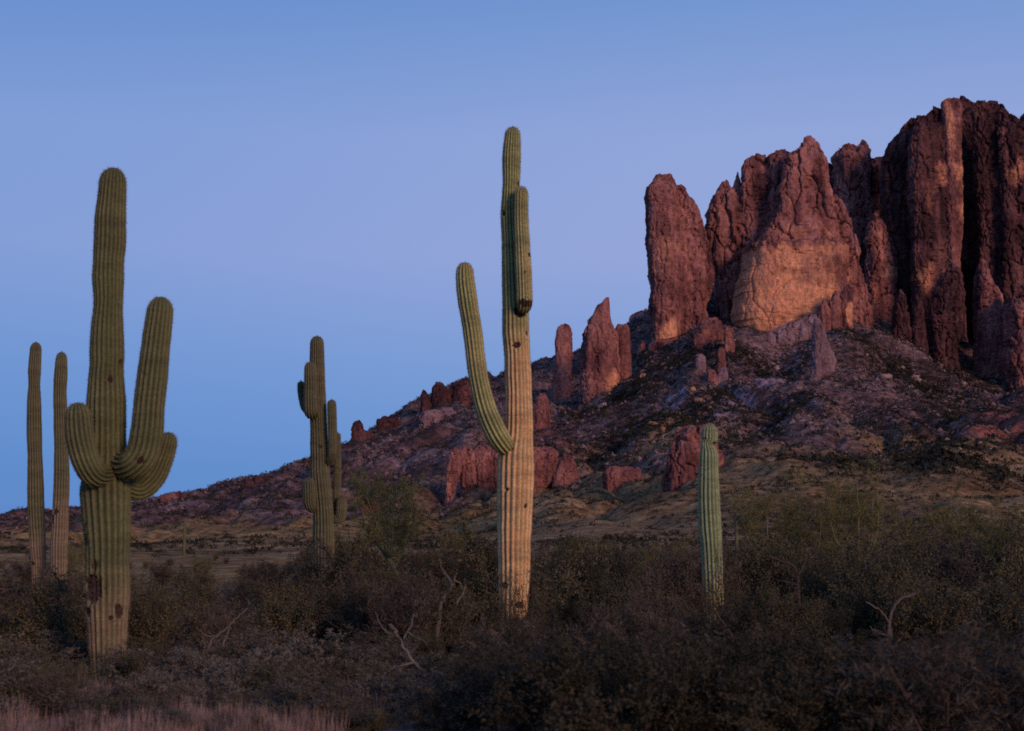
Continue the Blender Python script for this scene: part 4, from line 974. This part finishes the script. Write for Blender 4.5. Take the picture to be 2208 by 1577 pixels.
# palo verde trees
def palo_verde(seed, h, trunk_path, crown, n_limb=7, dens=1.0, kmin=4, thick=1.0):
    """crown = (rx, ry, z0, z1) in metres; trunk_path local points"""
    g = np.random.default_rng(seed); T = Tubes(6); tw = Tubes(4); LC = []; LD = []
    tp = np.asarray(trunk_path, float)
    Q, _ = resample(np.c_[tp, np.linspace(1, 0.5, len(tp))], 14); Q = Q[:, :3]
    T.add(Q, thick * 0.085 * h / 4, thick * 0.045 * h / 4)
    rx, ry, z0, z1 = crown
    limb_ends = []
    for i in range(n_limb):
        k = g.integers(kmin, 14); p = Q[min(k, 13)]
        az = 2 * np.pi * (i + g.uniform(0, 0.7)) / n_limb
        tgt = Q[-1] * np.array([1, 1, 0]) + np.array([math.cos(az) * rx * g.uniform(0.5, 0.95), math.sin(az) * ry * g.uniform(0.5, 0.95), g.uniform(z0 + 0.45 * (z1 - z0), z1 * 0.98)])
        mid = (p + tgt) / 2 + np.array([0, 0, -0.12 * h]) * g.uniform(0.2, 1) + g.normal(size=3) * 0.12
        L_, _ = resample(np.c_[np.array([p, mid, tgt]), [1, 1, 1]], 12); L_ = L_[:, :3]
        T.add(L_, 0.035 * h / 4, 0.010)
        for j in range(9):
            f = g.integers(3, 12); dd = rdir(1, g)[0] * 0.8 + (L_[min(f, 11)] - L_[f - 1]) / (np.linalg.norm(L_[min(f, 11)] - L_[f - 1]) + 1e-6) * 0.6 + np.array([0, 0, 0.45]); dd /= np.linalg.norm(dd)
            B = curve_pts(L_[min(f, 11)], dd, g.uniform(0.35, 0.8) * h / 4, g, 5, 0.3)
            T.add(B, 0.008, 0.003)
            for q in range(10):
                kk = g.integers(1, 6); d2 = rdir(1, g)[0] + dd * 0.7; d2 /= np.linalg.norm(d2)
                Tw = curve_pts(B[kk], d2, g.uniform(0.2, 0.45), g, 3, 0.35)
                tw.add(Tw, 0.0035, 0.0015)
                m = int(26 * dens); tt = g.uniform(0, 3, m); k3 = np.clip(tt.astype(int), 0, 2)
                LC.append(Tw[k3] + (Tw[k3 + 1] - Tw[k3]) * (tt - k3)[:, None] + g.normal(size=(m, 3)) * 0.035); LD.append(rdir(m, g) * 0.8 + d2[None])
    C = np.concatenate(LC); D = np.concatenate(LD); D /= np.linalg.norm(D, axis=1)[:, None]
    V, F = quads(C, D, g.uniform(0.04, 0.10, len(C)), g.uniform(0.010, 0.022, len(C)), g)
    crown_me = make_mesh('crown', V, F, M_PALO, False)
    return T.mesh('trunk', M_PALOBARK), tw.mesh('twigs', M_PALO), crown_me
PV = [palo_verde(31, 4.2, [(0, 0, -0.1), (0.05, 0, 0.5), (-0.05, 0.05, 1.0), (-0.2, 0.0, 1.5)], (1.5, 1.4, 1.3, 4.2), 8),
      palo_verde(32, 4.2, [(0, 0, -0.1), (0.02, 0, 0.9), (0.12, 0.02, 1.5), (0.1, 0.0, 1.9)], (1.3, 1.3, 1.6, 4.2), 7, 0.8),
      palo_verde(33, 4.2, [(0, 0, -0.1), (-0.1, 0.1, 0.4), (0.1, 0.1, 0.8), (0.3, 0.1, 1.1)], (1.7, 1.5, 0.9, 4.2), 9)]
PV_LEAN = palo_verde(34, 4.2, [(0, 0, -0.1), (0.02, 0, 0.45), (-0.10, 0, 0.85), (-0.45, 0, 1.35), (-0.72, 0, 1.8)], (1.15, 1.0, 2.1, 3.9), 8, 0.8, 11, 1.15)
def place_tree(meshes, x, y, h, label, rot=0.0, wide=1.0):
    root = thing('palo_verde_tree', label, 'tree', (x, y, float(terrain_z(x, y))), 'palo verde trees', rot)
    s = h / 4.1; root.scale = (s * wide, s * wide, s)
    tr = link('trunk', meshes[0], root); cr = link('crown', meshes[2], root); tw_ = link('twigs', meshes[1], cr); tw_['kind'] = 'stuff'
for (u, vt, Y, var, wide, lab) in [
        (1660, 1030, 48, 0, 1.0, 'feathery palo verde right of lone short saguaro'),
        (1745, 1015, 55, 2, 1.0, 'feathery palo verde in the middle of the right-hand row'),
        (1842, 1030, 46, 1, 0.9, 'palo verde with a bright yellow-green forked trunk'),
        (1990, 1075, 60, 2, 1.1, 'thin-crowned palo verde under the dark gully'),
        (2075, 1050, 52, 0, 1.0, 'palo verde beside the rightmost tree, open crown'),
        (2190, 1035, 40, 2, 1.0, 'large dim palo verde furthest from the saguaros'),
        (1270, 1150, 62, 0, 1.1, 'low palo verde on the flat behind tall saguaro'),
        (1420, 1140, 58, 2, 1.0, 'low palo verde on the flat left of lone short saguaro'),
        (990, 1130, 66, 1, 1.0, 'low palo verde behind the bleached forked snag'),
        (745, 1130, 44, 2, 0.9, 'bushy palo verde right beside many-armed saguaro'),
        (440, 1195, 75, 0, 1.1, 'low palo verde on the flat right of big-armed saguaro'),
        (160, 1150, 62, 0, 0.8, 'small palo verde between slim poles and big-armed saguaro')]:
    x = float(at(u, vt, Y)[0]); h = float(at(u, vt, Y)[2] - terrain_z(x, Y))
    place_tree(PV[var], x, Y, h, lab, srng.uniform(0, 6.28) if var != 1 else 0.3, wide)
Yt = 30.0; x = float(at(893, 1235, Yt)[0]); h = float(at(870, 1000, Yt)[2] - terrain_z(x, Yt))
place_tree(PV_LEAN, x, Yt, h, 'leaning palo verde with a pale bent trunk left of tall saguaro', 0.0, 0.9)
print('plants', time.time() - T0)

# ------------------------------------------------------------------ dead wood
def dead(label, Y, lines, mat=M_DEAD, name='dead_branch', dyn=0.25, seed=1):
    g = np.random.default_rng(seed)
    u0, v0 = lines[0][0][0]; b0 = at(u0, v0, Y)
    org = np.array([b0[0], Y, float(terrain_z(b0[0], Y))])
    root = thing(name, label, 'branch', org, 'dead branches')
    for i, (pts, w0, w1) in enumerate(lines):
        P = np.array([at(u, v, Y) for u, v in pts]); P[:, 1] += np.linspace(0, 1, len(P)) * g.uniform(-dyn, dyn)
        Q, _ = resample(np.c_[P, np.ones(len(P))], max(8, 5 * len(P))); Q = Q[:, :3] + g.normal(size=(max(8, 5 * len(P)), 3)) * 0.006
        T = Tubes(7); m = Y / F_PX / 2; T.add(Q, w0 * m, w1 * m)
        link('limb' if i == 0 else 'twig', T.mesh('limb', mat, org), root)
dead('forked pale dead branch in the brush right of big-armed saguaro', 19.4, [([(440, 1425), (455, 1385), (470, 1370), (500, 1345), (520, 1325), (538, 1312)], 6, 3), ([(470, 1370), (452, 1372), (440, 1362), (430, 1350)], 4, 2), ([(480, 1395), (488, 1372), (497, 1352)], 5, 3), ([(442, 1405), (441, 1385), (436, 1372)], 3, 2), ([(520, 1400), (522, 1375), (535, 1358), (560, 1352)], 4, 2)], seed=2)
dead('bleached forked snag standing in brush left of tall saguaro foot', 21.5, [([(948, 1325), (952, 1295), (962, 1280), (972, 1268), (978, 1256)], 9, 6), ([(978, 1262), (968, 1248), (955, 1233), (945, 1205)], 8, 2), ([(978, 1258), (982, 1240), (985, 1238)], 7, 3), ([(985, 1300), (998, 1280), (1005, 1258)], 4, 2), ([(948, 1325), (945, 1345), (940, 1390), (940, 1420)], 9, 10), ([(978, 1250), (992, 1258), (995, 1272)], 4, 2)], seed=3)
dead('long grey fallen branch lying over low brush and dry grass', 16.2, [([(1000, 1500), (960, 1475), (920, 1455), (890, 1430), (870, 1400), (855, 1370), (838, 1350)], 10, 5), ([(855, 1370), (848, 1358), (838, 1345)], 9, 6), ([(855, 1372), (830, 1362), (815, 1340), (808, 1320)], 5, 2), ([(890, 1430), (850, 1440), (810, 1462), (780, 1470)], 5, 2), ([(870, 1375), (885, 1350), (890, 1325)], 4, 2), ([(880, 1365), (905, 1378), (925, 1385)], 4, 2)], M_DEAD, seed=4)
dead('dark crooked dead branch deep in the right-hand thicket', 20.0, [([(1600, 1420), (1590, 1385), (1565, 1350), (1545, 1318)], 8, 4), ([(1590, 1385), (1610, 1395), (1640, 1410)], 5, 2)], M_STEM, seed=5)
dead('forked dull branch above the right-hand thicket', 21.0, [([(1925, 1400), (1918, 1350), (1922, 1325), (1940, 1295), (1975, 1280)], 8, 5), ([(1918, 1345), (1900, 1320), (1865, 1298)], 5, 3), ([(1915, 1370), (1890, 1365), (1870, 1350)], 3, 2)], M_DEAD, seed=6)
dead('black twisted branch poking up right of lone short saguaro', 26.0, [([(1725, 1330), (1722, 1270), (1715, 1225), (1690, 1212), (1660, 1200)], 8, 4), ([(1722, 1262), (1700, 1256), (1675, 1250)], 5, 2), ([(1722, 1240), (1735, 1215), (1742, 1195)], 5, 2)], M_STEM, seed=7)
# grey log at the corner
Yl = 11.6
def logm():
    P = np.array([at(2085, 1590, Yl), at(2120, 1562, Yl + 0.05), at(2165, 1535, Yl + 0.15), at(2225, 1505, Yl + 0.3), at(2290, 1480, Yl + 0.45)])
    Q, _ = resample(np.c_[P, np.ones(len(P))], 50); Q = Q[:, :3]
    n, m = 50, 28; t = np.linspace(0, 2 * np.pi, m, endpoint=False); d = np.gradient(Q, axis=0); d /= np.linalg.norm(d, axis=1)[:, None]
    a = np.cross(d, [0, 0, 1.0]); a /= np.linalg.norm(a, axis=1)[:, None]; b = np.cross(d, a)
    r = 0.075 * (1 + 0.35 * fbm(np.stack([np.cos(t)[None] * 2.2 + 0 * Q[:, :1], np.sin(t)[None] * 2.2 + 0 * Q[:, :1], np.arange(n)[:, None] * 0.05 + 0 * t], -1), 3)) * np.linspace(0.6, 1.15, n)[:, None]
    r[0] *= 0.3; r[-1] *= 0.4
    V = Q[:, None] + r[..., None] * (np.cos(t)[None, :, None] * a[:, None] + np.sin(t)[None, :, None] * b[:, None])
    org = np.array([Q[25][0], Q[25][1], float(terrain_z(Q[25][0], Q[25][1]))])
    root = thing('fallen_log', 'grey weathered log leaning in the near corner of the thicket', 'log', org)
    link('log', make_mesh('log', V.reshape(-1, 3) - org, grid_faces(n, m, True), M_LOG), root)
    T = Tubes(6); T.add([Q[20], Q[20] + [0.05, 0, -0.15], Q[20] + [0.08, 0.05, -0.5]], 0.03, 0.03); T.add([Q[40], Q[40] + [0.0, 0, -0.3], Q[40] + [0.05, 0.05, -0.8]], 0.035, 0.03)
    link('branch_stub', T.mesh('branch_stub', M_LOG, org), root)
logm()

# ------------------------------------------------------------------ dry grass (past counting)
def grass(N, region, seed, hmin, hmax):
    g = np.random.default_rng(seed)
    U = g.uniform(region[0], region[1], N); Y = g.uniform(region[2], region[3], N)
    x = (U - CX) / F_PX * Y
    cl = fbm(np.stack([x, Y, 0 * x], -1) / 0.5 + 2, 2) + 0.9 * fbm(np.stack([x, Y, 0 * x], -1) / 2.4 + 8, 2)
    cl = cl - 1.6 * sstep(0.72, 1.0, (U - region[0]) / (region[1] - region[0])) - 0.5 * sstep(0.5, 1.0, (Y - region[2]) / (region[3] - region[2]))
    k = cl > g.uniform(-0.5, 0.6, N); x, Y = x[k], Y[k]
    z = terrain_z(x, Y); n = len(x); h = g.uniform(hmin, hmax, n) * (0.35 + 1.1 * np.clip(0.5 + 1.3 * fbm(np.stack([x, Y, 0 * x], -1) / 0.35 + 12, 2), 0, 1))
    az = g.uniform(0, 6.28, n); ln = g.uniform(0.05, 0.45, n)
    B = np.stack([x, Y, z - 0.01], -1); tip = B + np.stack([np.cos(az) * ln * h, np.sin(az) * ln * h, h], -1)
    mid = (B + tip) / 2 + np.stack([0 * h, 0 * h, h * 0.08], -1)
    s = np.stack([np.sin(az), -np.cos(az), 0 * az], -1) * g.uniform(0.0022, 0.004, n)[:, None]
    V = np.stack([B - s, B + s, mid + s * 0.7, mid - s * 0.7, tip], 1).reshape(-1, 3)
    i = (np.arange(n) * 5)[:, None]
    F = np.concatenate([i + np.array([[0, 1, 2]]), i + np.array([[0, 2, 3]]), i + np.array([[3, 2, 4]])])
    return V, F
parts = [grass(80000, (-150, 850, 11.6, 14.6), 1, 0.08, 0.24), grass(20000, (740, 1060, 13.8, 17.0), 2, 0.12, 0.30), grass(26000, (-150, 900, 14.5, 19.5), 3, 0.08, 0.2)]
Vs, Fs, o_ = [], [], 0
for V, F in parts:
    Vs.append(V); Fs.append(F + o_); o_ += len(V)
gr = link('dry_grass', make_mesh('dry_grass', np.concatenate(Vs), np.concatenate(Fs), M_GRASS, False))
tag(gr, 'pinkish dry straw grass along the open foreground', 'grass', None, 'stuff')
# ------------------------------------------------------------------ bush labels: size, look and the landmark each grows nearest to
MARK = [(o.matrix_basis.translation.copy(), o) for o in COL.objects if o.parent is None and o.name.split('.')[0] in ('saguaro_cactus', 'palo_verde_tree', 'dead_branch', 'fallen_log') and 'tiny' not in o['label']]
SHORT = {'big olive': 'big three-armed saguaro', 'tallest': 'tallest tan saguaro', 'lone short': 'lone short pale saguaro', 'many-armed': 'many-armed saguaro', 'slim bare saguaro pole, taller': 'taller slim saguaro pole', 'slim bare saguaro pole, shorter': 'shorter slim saguaro pole', 'long grey': 'long grey fallen branch', 'dark crooked': 'dark crooked dead branch', 'forked dull': 'forked dull branch', 'black twisted': 'black twisted branch', 'forked pale': 'forked pale dead branch', 'bleached forked': 'bleached forked snag', 'grey weathered': 'grey weathered log', 'feathery palo verde in': 'middle palo verde of its row', 'low palo verde on the flat right': 'low palo verde right of big saguaro'}
def short(l):
    for k_, v_ in SHORT.items():
        if l.startswith(k_): return v_
    return l
for root, x, y, h, kind in BUSHES:
    if root['label'].startswith(('pale-tipped', 'rounded grey', 'grey bursage below')): continue
    d_, o = min(((math.hypot(m.x - x, m.y - y), o) for m, o in MARK), key=lambda q: q[0])
    size = 'ankle-high' if h < 0.28 else 'knee-high' if h < 0.58 else 'waist-high' if h < 1.05 else 'chest-high' if h < 1.45 else 'head-high' if h < 1.95 else 'tall'
    look = {'dark': 'dark olive bush', 'grey': 'grey bursage', 'twig': 'brown twiggy bush', 'near': 'blackish leafy bush', 'thin': 'thin see-through bush'}[kind]
    root['group'] = 'bushes of the desert thicket'
    root['label'] = ' '.join(f"{size} {look} growing nearest the {short(o['label'])}".split()[:16])
RM = [(o.matrix_basis.translation.copy(), o) for o in COL.objects if o.parent is None and o.name.split('.')[0] in ('rock_outcrop', 'rock_tower', 'rock_massif', 'rock_spire', 'cliff')]
for o in COL.objects:
    if o.name.startswith('boulder') and o['label'].startswith('small weathered'):
        p = o.location; _, m = min((((q - p).length, r_) for q, r_ in RM), key=lambda t_: t_[0])
        big = 'large' if o.scale.x > 2.0 else 'middling' if o.scale.x > 1.2 else 'small'
        o['label'] = ' '.join(f"{big} weathered boulder nearest the {m['label']}".split()[:16])
print('done', time.time() - T0, 'tris', sum(len(m.polygons) for m in bpy.data.meshes))
